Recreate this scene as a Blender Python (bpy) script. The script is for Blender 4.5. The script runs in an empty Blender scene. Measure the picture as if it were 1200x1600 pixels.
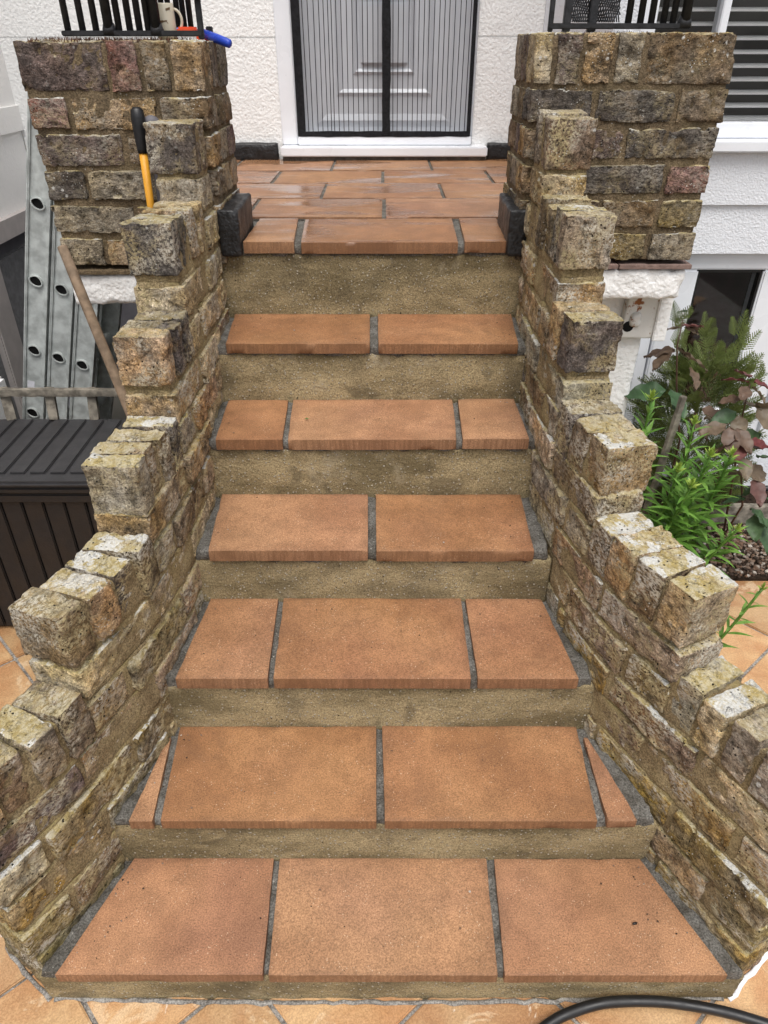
import bpy, math, random
import numpy as np
from mathutils import Vector, Matrix
random.seed(7)
RNG = np.random.default_rng(11)
scene = bpy.context.scene
COL = scene.collection

# ------------------------------------------------------------------ camera, sky, sun, exposure
F_PX, PITCH, CAM_H = 1110.0, math.radians(33.4), 1.6
cam_data = bpy.data.cameras.new('camera')
cam = bpy.data.objects.new('camera', cam_data)
COL.objects.link(cam)
cam.location = (0, 0, CAM_H)
cam.rotation_euler = (math.radians(90) - PITCH, 0, 0)
cam_data.sensor_fit = 'VERTICAL'
cam_data.sensor_height = 24.0
cam_data.lens = 24.0 * F_PX / 1600.0
cam_data.clip_start = 0.05
cam_data.clip_end = 1000
scene.camera = cam

world = bpy.data.worlds.new('World')
scene.world = world
world.use_nodes = True
wn, wl = world.node_tree.nodes, world.node_tree.links
bg = wn['Background']
sky = wn.new('ShaderNodeTexSky')
sky.sky_type = 'NISHITA'
sky.sun_disc = False
sky.sun_elevation = math.radians(66)
sky.sun_rotation = math.radians(176)
sky.dust_density = 4.0
sky.air_density = 1.0
hs = wn.new('ShaderNodeHueSaturation')
hs.inputs['Saturation'].default_value = 0.28
wl.new(sky.outputs[0], hs.inputs['Color'])
wl.new(hs.outputs[0], bg.inputs['Color'])
bg.inputs['Strength'].default_value = 0.13

sun_data = bpy.data.lights.new('sun', 'SUN')
sun_data.energy = 1.5
sun_data.angle = math.radians(40)
sun_data.color = (1.0, 0.965, 0.91)
sun = bpy.data.objects.new('sun', sun_data)
COL.objects.link(sun)
sun.rotation_euler = (math.radians(24), 0, math.radians(4))   # soft light from almost overhead, a little from behind and right

vs = scene.view_settings
vs.view_transform = 'Standard'
vs.look = 'None'
vs.exposure = 0.55
vs.gamma = 1.0
vs.use_curve_mapping = False

# ------------------------------------------------------------------ helpers
def at(u, v, Y):
    """point of the place seen at photo pixel (u, v) and standing at distance Y"""
    a, t = (u - 600) / F_PX, (v - 800) / F_PX
    d = Vector((a, math.cos(PITCH) - t * math.sin(PITCH), -math.sin(PITCH) - t * math.cos(PITCH)))
    s = Y / d.y
    return Vector((d.x * s, Y, CAM_H + d.z * s))

def _hash(i, j, k, seed):
    n = (i * 374761393 + j * 668265263 + k * 2147483647 + seed * 1274126177) & 0xFFFFFFFF
    n = ((n ^ (n >> 13)) * 1274126177) & 0xFFFFFFFF
    n = n ^ (n >> 16)
    return (n & 0xFFFF) / 32767.5 - 1.0

def vnoise(P, seed=0):
    I = np.floor(P).astype(np.int64)
    Fr = P - I
    W = Fr * Fr * (3 - 2 * Fr)
    out = 0
    for dx in (0, 1):
        wx = W[:, 0] if dx else 1 - W[:, 0]
        for dy in (0, 1):
            wy = W[:, 1] if dy else 1 - W[:, 1]
            for dz in (0, 1):
                wz = W[:, 2] if dz else 1 - W[:, 2]
                out = out + wx * wy * wz * _hash(I[:, 0] + dx, I[:, 1] + dy, I[:, 2] + dz, seed)
    return out

def fbm(P, seed=0, octv=3):
    o, a, tot = 0, 1.0, 0
    for k in range(octv):
        o = o + a * vnoise(P * (2.03 ** k) + 17.3 * k, seed + k)
        tot += a
        a *= 0.5
    return o / tot

_topo = {}
def box_topology(nx, ny, nz):
    key = (nx, ny, nz)
    if key in _topo:
        return _topo[key]
    ids, verts, faces = {}, [], []
    def vid(i, j, k):
        t = (i, j, k)
        if t not in ids:
            ids[t] = len(verts)
            verts.append(t)
        return ids[t]
    for i in range(nx):
        for j in range(ny):
            faces.append((vid(i, j, 0), vid(i, j + 1, 0), vid(i + 1, j + 1, 0), vid(i + 1, j, 0)))
            faces.append((vid(i, j, nz), vid(i + 1, j, nz), vid(i + 1, j + 1, nz), vid(i, j + 1, nz)))
    for i in range(nx):
        for k in range(nz):
            faces.append((vid(i, 0, k), vid(i + 1, 0, k), vid(i + 1, 0, k + 1), vid(i, 0, k + 1)))
            faces.append((vid(i, ny, k), vid(i, ny, k + 1), vid(i + 1, ny, k + 1), vid(i + 1, ny, k)))
    for j in range(ny):
        for k in range(nz):
            faces.append((vid(0, j, k), vid(0, j, k + 1), vid(0, j + 1, k + 1), vid(0, j + 1, k)))
            faces.append((vid(nx, j, k), vid(nx, j + 1, k), vid(nx, j + 1, k + 1), vid(nx, j, k + 1)))
    _topo[key] = (np.array(verts, float) / np.array([nx, ny, nz]) - 0.5, np.array(faces, np.int32))
    return _topo[key]

def mesh_quads(name, V, Fq, smooth=True):
    me = bpy.data.meshes.new(name)
    nf = len(Fq)
    me.vertices.add(len(V))
    me.vertices.foreach_set('co', np.asarray(V, np.float32).ravel())
    me.loops.add(nf * 4)
    me.loops.foreach_set('vertex_index', np.asarray(Fq, np.int32).ravel())
    me.polygons.add(nf)
    me.polygons.foreach_set('loop_start', np.arange(0, nf * 4, 4, dtype=np.int32))
    me.polygons.foreach_set('use_smooth', np.full(nf, smooth))
    me.update(calc_edges=True)
    if smooth:
        me.set_sharp_from_angle(angle=math.radians(48))
    return me

def rough_box(dx, dy, dz, res=0.01, r=0.006, chip=0.0, amp=0.0, freq=30.0, amp2=0.0, freq2=110.0, pit=0.0, spall=0.0, seed=None, off=None):
    """a box shell with worn round edges and an uneven surface; returns vertices and quads"""
    seed = RNG.integers(1, 100000) if seed is None else seed
    n = [max(2, min(90, int(round(d / res)))) for d in (dx, dy, dz)]
    U, Fq = box_topology(*n)
    half = np.array([dx, dy, dz]) / 2
    U = U.copy()
    for ax in range(3):                      # tight rows of vertices at the arrises keep the edges crisp
        m = n[ax]
        if m >= 4:
            e = min(0.6 / m, 1.3 * max(r, 0.0015) / (2 * half[ax]))
            pos = np.r_[0.0, np.linspace(e, 1 - e, m - 1), 1.0]
            U[:, ax] = pos[np.rint((U[:, ax] + 0.5) * m).astype(int)] - 0.5
    P = U * 2 * half
    o = (RNG.random(3) * 50) if off is None else np.array(off)
    rr = np.full(len(P), r)
    if chip:
        c = fbm(P * 22 + o, seed, 2)
        rr = rr + chip * np.clip(c - 0.12, 0, 1) * 2.2
    rr = np.minimum(rr, half.min() * 0.95)[:, None]
    Q = np.clip(P, -(half - rr), half - rr)
    N = P - Q
    ln = np.linalg.norm(N, axis=1, keepdims=True)
    N = N / np.maximum(ln, 1e-9)
    P = Q + N * rr
    if amp:
        P = P + N * (fbm(P * freq + o, seed + 5, 3) * amp)[:, None]
    if amp2:
        P = P + N * (fbm(P * freq2 + o, seed + 9, 2) * amp2)[:, None]
    if spall:
        q = fbm(P * np.array([13.0, 20.0, 24.0]) + o * 3, seed + 31, 3)
        P = P - N * (np.clip((q - 0.08) / 0.10, 0, 1) * spall)[:, None]
    if pit:
        q = fbm(P * 75 + o * 2, seed + 21, 2)
        P = P - N * (np.clip(q - 0.28, 0, 0.35) * pit / 0.25)[:, None]
    return P, Fq

def link(name, me, mat, parent=None, loc=None, rot=None):
    o = bpy.data.objects.new(name, me)
    COL.objects.link(o)
    if mat is not None and len(me.materials) == 0:
        me.materials.append(mat)
    o.parent = parent
    if loc is not None:
        o.location = Vector(loc) - world_of(parent)
    elif parent is not None:
        o.location = -world_of(parent)
    if rot is not None:
        o.rotation_euler = rot
    return o

def world_of(o):
    w = Vector((0, 0, 0))
    while o is not None:
        w = w + o.location
        o = o.parent
    return w

def tag(o, label=None, cat=None, group=None, kind=None):
    if label: o['label'] = label
    if cat: o['category'] = cat
    if group: o['group'] = group
    if kind: o['kind'] = kind
    return o

def thing(name, loc, label, cat, group=None):
    o = bpy.data.objects.new(name, None)
    o.empty_display_size = 0.05
    COL.objects.link(o)
    o.location = loc
    return tag(o, label, cat, group)

class MB:
    """collects simple solids into one mesh (world coordinates)"""
    def __init__(self):
        self.v, self.f = [], []
    def box(self, x0, x1, y0, y1, z0, z1):
        b = len(self.v)
        self.v += [(x, y, z) for z in (z0, z1) for y in (y0, y1) for x in (x0, x1)]
        for q in ((0, 2, 3, 1), (4, 5, 7, 6), (0, 1, 5, 4), (2, 6, 7, 3), (0, 4, 6, 2), (1, 3, 7, 5)):
            self.f.append([b + i for i in q])
        return self
    def tube(self, pts, rad, n=8, cap=True, squash=1.0):
        pts = [Vector(p) for p in pts]
        rads = rad if isinstance(rad, (list, tuple)) else [rad] * len(pts)
        b = len(self.v)
        up = Vector((0, 0, 1))
        prev = None
        for i, p in enumerate(pts):
            d = (pts[min(i + 1, len(pts) - 1)] - pts[max(i - 1, 0)]).normalized()
            if prev is None:
                a = d.cross(up if abs(d.z) < 0.95 else Vector((1, 0, 0))).normalized()
            else:
                a = (prev - d * prev.dot(d)).normalized()
            prev = a
            c = d.cross(a)
            for k in range(n):
                t = 2 * math.pi * k / n
                self.v.append(tuple(p + a * (rads[i] * math.cos(t)) + c * (rads[i] * squash * math.sin(t))))
        for i in range(len(pts) - 1):
            for k in range(n):
                k2 = (k + 1) % n
                self.f.append([b + i * n + k, b + i * n + k2, b + (i + 1) * n + k2, b + (i + 1) * n + k])
        if cap:
            self.f.append([b + k for k in range(n)][::-1])
            self.f.append([b + (len(pts) - 1) * n + k for k in range(n)])
        return self
    def prism(self, poly, axis, a, c):
        """extrude a 2-D polygon along an axis ('x','y','z') from a to c"""
        b, n = len(self.v), len(poly)
        for t in (a, c):
            for p, q in poly:
                self.v.append({'x': (t, p, q), 'y': (p, t, q), 'z': (p, q, t)}[axis])
        self.f.append([b + i for i in range(n)])
        self.f.append([b + n + i for i in range(n)][::-1])
        for i in range(n):
            j = (i + 1) % n
            self.f.append([b + i, b + n + i, b + n + j, b + j])
        return self
    def quad(self, *ps):
        b = len(self.v)
        self.v += [tuple(p) for p in ps]
        self.f.append(list(range(b, b + len(ps))))
        return self
    def build(self, name, mat, parent=None, smooth=False, bevel=0.0, origin=None):
        me = bpy.data.meshes.new(name)
        o3 = Vector(origin) if origin is not None else world_of(parent)
        me.from_pydata([(x - o3.x, y - o3.y, z - o3.z) for x, y, z in self.v], [], self.f)
        me.update()
        import bmesh
        bm = bmesh.new(); bm.from_mesh(me)
        bmesh.ops.recalc_face_normals(bm, faces=bm.faces)
        if bevel:
            es = [e for e in bm.edges if len(e.link_faces) == 2 and e.calc_face_angle() > 0.6]
            bmesh.ops.bevel(bm, geom=es, offset=bevel, segments=2, affect='EDGES', clamp_overlap=True)
        bm.to_mesh(me); bm.free()
        if smooth:
            me.polygons.foreach_set('use_smooth', np.full(len(me.polygons), True))
        me.materials.append(mat)
        o = bpy.data.objects.new(name, me)
        COL.objects.link(o)
        o.parent = parent
        o.location = o3 - world_of(parent)
        return o

# ------------------------------------------------------------------ materials
class NT:
    def __init__(self, name, rough=0.8, spec=0.3):
        self.m = bpy.data.materials.new(name)
        self.m.use_nodes = True
        self.n, self.l = self.m.node_tree.nodes, self.m.node_tree.links
        self.b = self.n['Principled BSDF']
        self.b.inputs['Roughness'].default_value = rough
        self.b.inputs['Specular IOR Level'].default_value = spec
        tc = self.n.new('ShaderNodeTexCoord')
        oi = self.n.new('ShaderNodeObjectInfo')
        self.oi = oi
        add = self.n.new('ShaderNodeVectorMath'); add.operation = 'MULTIPLY_ADD'
        cmb = self.n.new('ShaderNodeCombineXYZ')
        for i in range(3): self.l.new(oi.outputs['Random'], cmb.inputs[i])
        self.l.new(cmb.outputs[0], add.inputs[0])
        add.inputs[1].default_value = (37.0, 53.0, 71.0)
        self.l.new(tc.outputs['Object'], add.inputs[2])
        self.vec = add.outputs[0]
    def _in(self, sock, val):
        if isinstance(val, bpy.types.NodeSocket): self.l.new(val, sock)
        else: sock.default_value = val
    def scaled(self, s):
        m = self.n.new('ShaderNodeVectorMath'); m.operation = 'MULTIPLY'
        self.l.new(self.vec, m.inputs[0]); m.inputs[1].default_value = s
        return m.outputs[0]
    def noise(self, scale, detail=4, rough=0.55, vec=None, dist=0.0):
        n = self.n.new('ShaderNodeTexNoise')
        n.inputs['Scale'].default_value = scale; n.inputs['Detail'].default_value = detail
        n.inputs['Roughness'].default_value = rough; n.inputs['Distortion'].default_value = dist
        self.l.new(vec or self.vec, n.inputs['Vector'])
        return n.outputs['Fac']
    def voro(self, scale, feature='F1', vec=None, rand=1.0):
        n = self.n.new('ShaderNodeTexVoronoi'); n.feature = feature
        n.inputs['Scale'].default_value = scale; n.inputs['Randomness'].default_value = rand
        self.l.new(vec or self.vec, n.inputs['Vector'])
        return n.outputs['Distance']
    def ramp(self, fac, lo, hi, a=0.0, b=1.0):
        n = self.n.new('ShaderNodeMapRange'); n.interpolation_type = 'SMOOTHSTEP'
        self._in(n.inputs['Value'], fac)
        n.inputs['From Min'].default_value = lo; n.inputs['From Max'].default_value = hi
        n.inputs['To Min'].default_value = a; n.inputs['To Max'].default_value = b
        return n.outputs['Result']
    def math(self, op, a, b=0.0):
        n = self.n.new('ShaderNodeMath'); n.operation = op
        self._in(n.inputs[0], a); self._in(n.inputs[1], b)
        return n.outputs[0]
    def mix(self, fac, a, b, blend='MIX'):
        n = self.n.new('ShaderNodeMix'); n.data_type = 'RGBA'; n.blend_type = blend
        self._in(n.inputs['Factor'], fac)
        self._in(n.inputs[6], a if isinstance(a, bpy.types.NodeSocket) else (*a, 1.0))
        self._in(n.inputs[7], b if isinstance(b, bpy.types.NodeSocket) else (*b, 1.0))
        return n.outputs[2]
    def up(self):
        g = self.n.new('ShaderNodeNewGeometry'); s = self.n.new('ShaderNodeSeparateXYZ')
        self.l.new(g.outputs['Normal'], s.inputs[0])
        return s.outputs['Z']
    def color(self, c): self._in(self.b.inputs['Base Color'], c if isinstance(c, bpy.types.NodeSocket) else (*c, 1.0))
    def rough(self, r): self._in(self.b.inputs['Roughness'], r)
    def bump(self, h, dist=0.002, strength=1.0):
        n = self.n.new('ShaderNodeBump')
        n.inputs['Distance'].default_value = dist; self._in(n.inputs['Strength'], strength)
        self.l.new(h, n.inputs['Height'])
        if self.b.inputs['Normal'].is_linked:
            self.l.new(self.b.inputs['Normal'].links[0].from_socket, n.inputs['Normal'])
        self.l.new(n.outputs[0], self.b.inputs['Normal'])
    def hsv(self, col, h=0.5, s=1.0, v=1.0):
        n = self.n.new('ShaderNodeHueSaturation')
        self._in(n.inputs['Hue'], h); self._in(n.inputs['Saturation'], s); self._in(n.inputs['Value'], v)
        self._in(n.inputs['Color'], col)
        return n.outputs[0]

def plain(name, col, rough=0.6, spec=0.4, var=0.15, nscale=40, bump=0.0, bscale=120, metal=0.0):
    t = NT(name, rough, spec)
    f = t.noise(nscale, 5)
    d = tuple(c * (1 - var) for c in col); e = tuple(min(1, c * (1 + var)) for c in col)
    t.color(t.mix(t.ramp(f, 0.3, 0.7), d, e))
    t.b.inputs['Metallic'].default_value = metal
    t.rough(t.ramp(t.noise(nscale * 0.6, 3), 0.3, 0.7, max(0.05, rough - 0.1), min(1, rough + 0.1)))
    if bump: t.bump(t.noise(bscale, 4), bump)
    return t.m

def mat_brick(name='weathered_brick', bloom=1.0, buff=0.6):
    t = NT(name, 0.92, 0.2)
    base = t.oi.outputs['Color']
    lay = t.scaled((0.72, 1.3, 1.3))                                       # clay drawn out along the brick
    c = t.hsv(base, 0.5, t.ramp(t.noise(11, 3), 0.35, 0.65, 0.75, 1.12), t.ramp(t.noise(30, 6, 0.7), 0.30, 0.72, 0.55, 1.45))
    c = t.mix(t.ramp(t.noise(16, 5, 0.65, dist=0.4), 0.47, 0.66, 0, buff), c, (0.315, 0.225, 0.115))
    grime = t.ramp(t.noise(19, 7, 0.75), 0.51, 0.66, 0, 0.82)
    c = t.mix(grime, c, (0.055, 0.044, 0.032))
    mid = t.noise(95, 4, 0.75, vec=lay)
    c = t.mix(1.0, c, t.mix(t.ramp(mid, 0.30, 0.70), (0.50, 0.49, 0.48), (1.50, 1.50, 1.48)), 'MULTIPLY')
    fine = t.noise(310, 3, 0.8)
    c = t.mix(1.0, c, t.mix(t.ramp(fine, 0.30, 0.70), (0.52, 0.52, 0.52), (1.48, 1.48, 1.48)), 'MULTIPLY')
    # faces split away in flakes
    sp = t.ramp(t.noise(15, 7, 0.62, vec=lay), 0.515, 0.535)
    c = t.mix(t.math('MULTIPLY', sp, 0.40 * bloom), c, t.hsv(c, 0.5, 0.9, 1.45))
    # pale bloom, patchy and streaked
    bl = t.math('MULTIPLY', t.ramp(t.noise(8, 5, 0.6), 0.43, 0.60), t.ramp(t.noise(130, 4, 0.75, vec=lay), 0.44, 0.56, 0, 0.95 * bloom))
    c = t.mix(bl, c, t.mix(t.ramp(t.noise(10, 3), 0.42, 0.6), (0.60, 0.55, 0.46), (0.50, 0.41, 0.23)))
    # yellow lichen on upward faces
    ylw = t.math('MULTIPLY', t.ramp(t.up(), 0.35, 0.85), t.ramp(t.noise(22, 6, 0.7), 0.33, 0.50))
    ylw = t.math('MULTIPLY', ylw, t.ramp(t.oi.outputs['Random'], 0.05, 0.8, 0.35, 1.0))
    yc = t.mix(t.ramp(t.noise(70, 5, 0.7), 0.38, 0.62), (0.44, 0.34, 0.13), (0.60, 0.53, 0.35))
    c = t.mix(t.math('MULTIPLY', ylw, t.ramp(fine, 0.25, 0.6, 0.6, 1.0)), c, yc)
    # white crustose lichen, amount per brick in alpha
    al = t.oi.outputs['Alpha']
    v = t.voro(46)
    spots = t.math('MULTIPLY', t.ramp(v, 0.15, 0.24, 1, 0), t.ramp(t.noise(13, 3), 0.54, 0.6))
    sm = t.math('MULTIPLY', t.ramp(t.voro(150), 0.16, 0.26, 1, 0), t.ramp(t.noise(22, 3), 0.52, 0.62))
    patch = t.math('MULTIPLY', t.ramp(t.noise(13, 7, 0.68), 0.50, 0.54), t.ramp(t.up(), 0.3, 0.8))
    patch = t.math('MULTIPLY', patch, t.ramp(t.oi.outputs['Random'], 0.45, 0.6))
    li = t.math('MAXIMUM', t.math('MULTIPLY', t.math('MAXIMUM', spots, sm), al), patch)
    c = t.mix(t.math('MULTIPLY', li, t.ramp(t.noise(170, 3), 0.3, 0.55, 0.4, 1.0)), c, (0.68, 0.67, 0.63))
    # black pin holes
    ph = t.math('MULTIPLY', t.ramp(t.voro(85), 0.12, 0.20, 1, 0), t.ramp(t.noise(20, 2), 0.47, 0.58))
    c = t.mix(ph, c, (0.018, 0.015, 0.012))
    t.color(c)
    h = t.math('ADD', t.math('MULTIPLY', mid, 1.0), t.math('MULTIPLY', fine, 0.4))
    h = t.math('ADD', h, t.math('MULTIPLY', t.noise(42, 5, 0.7), 0.8))
    h = t.math('SUBTRACT', h, t.math('MULTIPLY', ph, 0.9))
    h = t.math('SUBTRACT', h, t.math('MULTIPLY', sp, 0.45))
    t.bump(h, 0.0085, 1.0)
    return t.m

def mat_mortar(name, a, b, yellow=0.6):
    t = NT(name, 0.95, 0.15)
    c = t.mix(t.ramp(t.noise(20, 6, 0.65), 0.35, 0.65), a, b)
    c = t.mix(1.0, c, t.mix(t.ramp(t.noise(260, 3, 0.7), 0.3, 0.7), (0.5, 0.5, 0.5), (1.5, 1.5, 1.5)), 'MULTIPLY')
    g = t.ramp(t.noise(14, 7, 0.75), 0.50, 0.68, 0, 0.5)
    c = t.mix(g, c, (0.075, 0.06, 0.045))
    if yellow:
        y = t.math('MULTIPLY', t.ramp(t.up(), 0.0, 0.6, 0.25, 1.0), t.ramp(t.noise(12, 5), 0.45, 0.62, 0, yellow))
        c = t.mix(y, c, (0.47, 0.38, 0.16))
    c = t.mix(t.math('MULTIPLY', t.ramp(t.voro(90), 0.12, 0.2, 1, 0), t.ramp(t.noise(15, 2), 0.55, 0.62, 0, 0.8)), c, (0.55, 0.52, 0.46))
    t.color(c)
    t.bump(t.noise(95, 6, 0.78), 0.010, 1.0)
    return t.m

def mat_tile(name, wet=False):
    t = NT(name, 0.72, 0.35)
    big = t.noise(4.5, 4, 0.55)
    c = t.mix(t.ramp(big, 0.35, 0.65), (0.280, 0.137, 0.066), (0.362, 0.189, 0.094))
    c = t.mix(t.ramp(t.noise(2.4, 3), 0.45, 0.7, 0, 0.5), c, (0.262, 0.128, 0.076))
    c = t.hsv(c, t.ramp(t.noise(1.3, 2), 0.3, 0.7, 0.497, 0.503), t.ramp(t.oi.outputs['Random'], 0, 1, 1.04, 0.95), t.ramp(t.oi.outputs['Random'], 0, 1, 0.92, 1.06))
    c = t.hsv(c, 0.5, 1.0, t.ramp(t.noise(17, 6, 0.7), 0.3, 0.7, 0.84, 1.14))
    fine = t.noise(330, 3, 0.75)
    c = t.mix(1.0, c, t.mix(t.ramp(fine, 0.27, 0.73), (0.58, 0.56, 0.54), (1.42, 1.44, 1.44)), 'MULTIPLY')
    c = t.mix(t.math('MULTIPLY', t.ramp(t.voro(150), 0.13, 0.2, 0.75, 0), t.ramp(t.noise(25, 3), 0.5, 0.62)), c, (0.62, 0.47, 0.33))
    c = t.mix(t.math('MULTIPLY', t.ramp(t.voro(120), 0.09, 0.16, 0.85, 0), t.ramp(t.noise(30, 2), 0.52, 0.6)), c, (0.05, 0.03, 0.02))
    # thin dirt film in drifts
    c = t.mix(t.ramp(t.noise(7, 6, 0.7, dist=0.5), 0.52, 0.74, 0, 0.45), c, (0.17, 0.088, 0.045))
    # grime worked in along the edges
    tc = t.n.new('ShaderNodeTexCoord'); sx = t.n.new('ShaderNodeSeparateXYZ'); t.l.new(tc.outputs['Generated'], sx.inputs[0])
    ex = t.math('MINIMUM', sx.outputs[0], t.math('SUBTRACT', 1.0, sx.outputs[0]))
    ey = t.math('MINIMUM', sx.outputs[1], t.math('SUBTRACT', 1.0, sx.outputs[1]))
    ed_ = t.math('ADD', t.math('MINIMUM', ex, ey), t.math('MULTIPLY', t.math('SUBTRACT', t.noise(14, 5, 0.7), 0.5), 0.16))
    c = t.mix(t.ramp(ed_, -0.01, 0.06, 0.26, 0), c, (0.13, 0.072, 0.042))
    # combed striations on the sawn front edge, plus its shade painted in
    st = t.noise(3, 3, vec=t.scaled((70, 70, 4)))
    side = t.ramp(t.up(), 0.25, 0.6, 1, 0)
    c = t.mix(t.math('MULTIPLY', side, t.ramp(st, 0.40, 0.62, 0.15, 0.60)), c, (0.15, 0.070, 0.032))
    t.color(c)
    hgt = t.math('ADD', fine, t.math('MULTIPLY', side, t.math('MULTIPLY', st, 1.6)))
    if not wet:
        t.bump(hgt, 0.0013, 0.8)
    else:
        w = t.ramp(t.noise(2.0, 4, 0.55, vec=t.scaled((1.0, 3.2, 1))), 0.46, 0.60)
        t.bump(hgt, 0.0013, t.ramp(w, 0, 1, 0.7, 0.05))
        t.rough(t.math('SUBTRACT', 0.52, t.math('MULTIPLY', w, 0.36)))
        t.b.inputs['Specular IOR Level'].default_value = 0.5
        t.color(t.mix(t.math('MULTIPLY', w, 0.35), c, (0.15, 0.075, 0.045)))
    if not wet:
        t.rough(t.ramp(t.noise(9, 4), 0.3, 0.7, 0.62, 0.82))
    return t.m

def mat_concrete():
    t = NT('sandy_concrete', 0.93, 0.2)
    c = t.mix(t.ramp(t.noise(7, 5, 0.6, vec=t.scaled((0.6, 1, 1.6))), 0.34, 0.66), (0.165, 0.130, 0.070), (0.365, 0.290, 0.165))
    c = t.mix(t.ramp(t.noise(4.2, 6, 0.65), 0.5, 0.68, 0, 0.6), c, (0.12, 0.098, 0.062))
    c = t.mix(1.0, c, t.mix(t.ramp(t.noise(300, 3, 0.75), 0.28, 0.72), (0.50, 0.50, 0.50), (1.5, 1.5, 1.5)), 'MULTIPLY')
    peb = t.math('MULTIPLY', t.ramp(t.voro(105), 0.20, 0.30, 1, 0), t.ramp(t.noise(120, 1), 0.45, 0.52))
    c = t.mix(t.math('MULTIPLY', t.ramp(t.noise(5.5, 6, 0.6, dist=0.7), 0.60, 0.66), 0.5), c, (0.090, 0.072, 0.044))
    c = t.mix(t.ramp(t.noise(6.5, 6, 0.7, dist=0.5), 0.56, 0.70, 0, 0.5), c, (0.42, 0.36, 0.25))
    c = t.mix(peb, c, t.mix(t.noise(60, 1), (0.5, 0.42, 0.28), (0.42, 0.40, 0.36)))
    drk = t.math('MULTIPLY', t.ramp(t.voro(60), 0.09, 0.15, 1, 0), t.ramp(t.noise(33, 2), 0.52, 0.6))
    c = t.mix(drk, c, (0.035, 0.028, 0.018))
    t.color(c)
    h = t.math('ADD', t.noise(120, 5, 0.7), t.math('MULTIPLY', peb, 0.6))
    t.bump(h, 0.005, 1.0)
    return t.m

def mat_paving():
    t = NT('garden_paving', 0.45, 0.45)
    c = t.mix(t.ramp(t.noise(5, 5, 0.6, dist=0.8), 0.35, 0.65), (0.41, 0.215, 0.100), (0.52, 0.335, 0.175))
    c = t.hsv(c, 0.5, 1.0, t.ramp(t.oi.outputs['Random'], 0, 1, 0.85, 1.12))
    c = t.mix(t.ramp(t.noise(9, 7, 0.65, dist=1.4), 0.57, 0.63, 0, 0.55), c, (0.62, 0.47, 0.31))
    c = t.mix(t.ramp(t.noise(6, 6, 0.6, dist=2.2), 0.69, 0.71, 0, 0.6), c, (0.70, 0.62, 0.52))
    fine = t.noise(300, 3, 0.7)
    c = t.mix(1.0, c, t.mix(t.ramp(fine, 0.3, 0.7), (0.78, 0.76, 0.74), (1.2, 1.22, 1.22)), 'MULTIPLY')
    t.color(c)
    t.bump(t.math('ADD', t.noise(30, 5), t.math('MULTIPLY', fine, 0.3)), 0.003, 0.7)
    t.rough(t.ramp(t.noise(6, 3), 0.35, 0.65, 0.22, 0.5))
    return t.m

def mat_render(name, col=(0.80, 0.80, 0.79), depth=0.006, scale=75, dirt=0.25):
    t = NT(name, 0.85, 0.25)
    d = t.ramp(t.noise(3.0, 6, 0.7), 0.55, 0.78, 0, dirt)
    c = t.mix(d, col, tuple(k * 0.55 for k in col))
    c = t.mix(t.math('MULTIPLY', t.ramp(t.noise(35, 5, 0.7), 0.66, 0.74), 0.35), c, (0.42, 0.42, 0.41))
    t.color(c)
    h = t.math('ADD', t.noise(scale * 1.3, 5, 0.6), t.math('MULTIPLY', t.voro(scale * 1.1, 'SMOOTH_F1'), 0.7))
    t.bump(h, depth * 0.7, 0.9)
    return t.m

def mat_leaf(name, a, b, rough=0.45, trans=0.25):
    t = NT(name, rough, 0.4)
    c = t.mix(t.ramp(t.oi.outputs['Random'], 0, 1), a, b)
    c = t.hsv(c, 0.5, 1.0, t.ramp(t.noise(60, 4), 0.3, 0.7, 0.8, 1.2))
    t.color(c)
    t.bump(t.noise(120, 3), 0.0006, 0.6)
    tr = t.n.new('ShaderNodeBsdfTranslucent'); t.l.new(c, tr.inputs['Color'])
    mx = t.n.new('ShaderNodeMixShader'); mx.inputs[0].default_value = trans
    t.l.new(t.b.outputs[0], mx.inputs[1]); t.l.new(tr.outputs[0], mx.inputs[2])
    t.l.new(mx.outputs[0], t.n['Material Output'].inputs['Surface'])
    return t.m

def mat_glass(name, tint=(1, 1, 1), alpha=0.35):
    t = NT(name, 0.02, 0.5)
    tr = t.n.new('ShaderNodeBsdfTransparent'); tr.inputs[0].default_value = (*tint, 1)
    gl = t.n.new('ShaderNodeBsdfGlossy'); gl.inputs['Roughness'].default_value = 0.02
    fr = t.n.new('ShaderNodeFresnel'); fr.inputs[0].default_value = 1.5
    m = t.n.new('ShaderNodeMixShader')
    f = t.math('MULTIPLY', fr.outputs[0], 0.85)
    t.l.new(f, m.inputs[0]); t.l.new(tr.outputs[0], m.inputs[1]); t.l.new(gl.outputs[0], m.inputs[2])
    t.l.new(m.outputs[0], t.n['Material Output'].inputs['Surface'])
    return t.m

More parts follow.
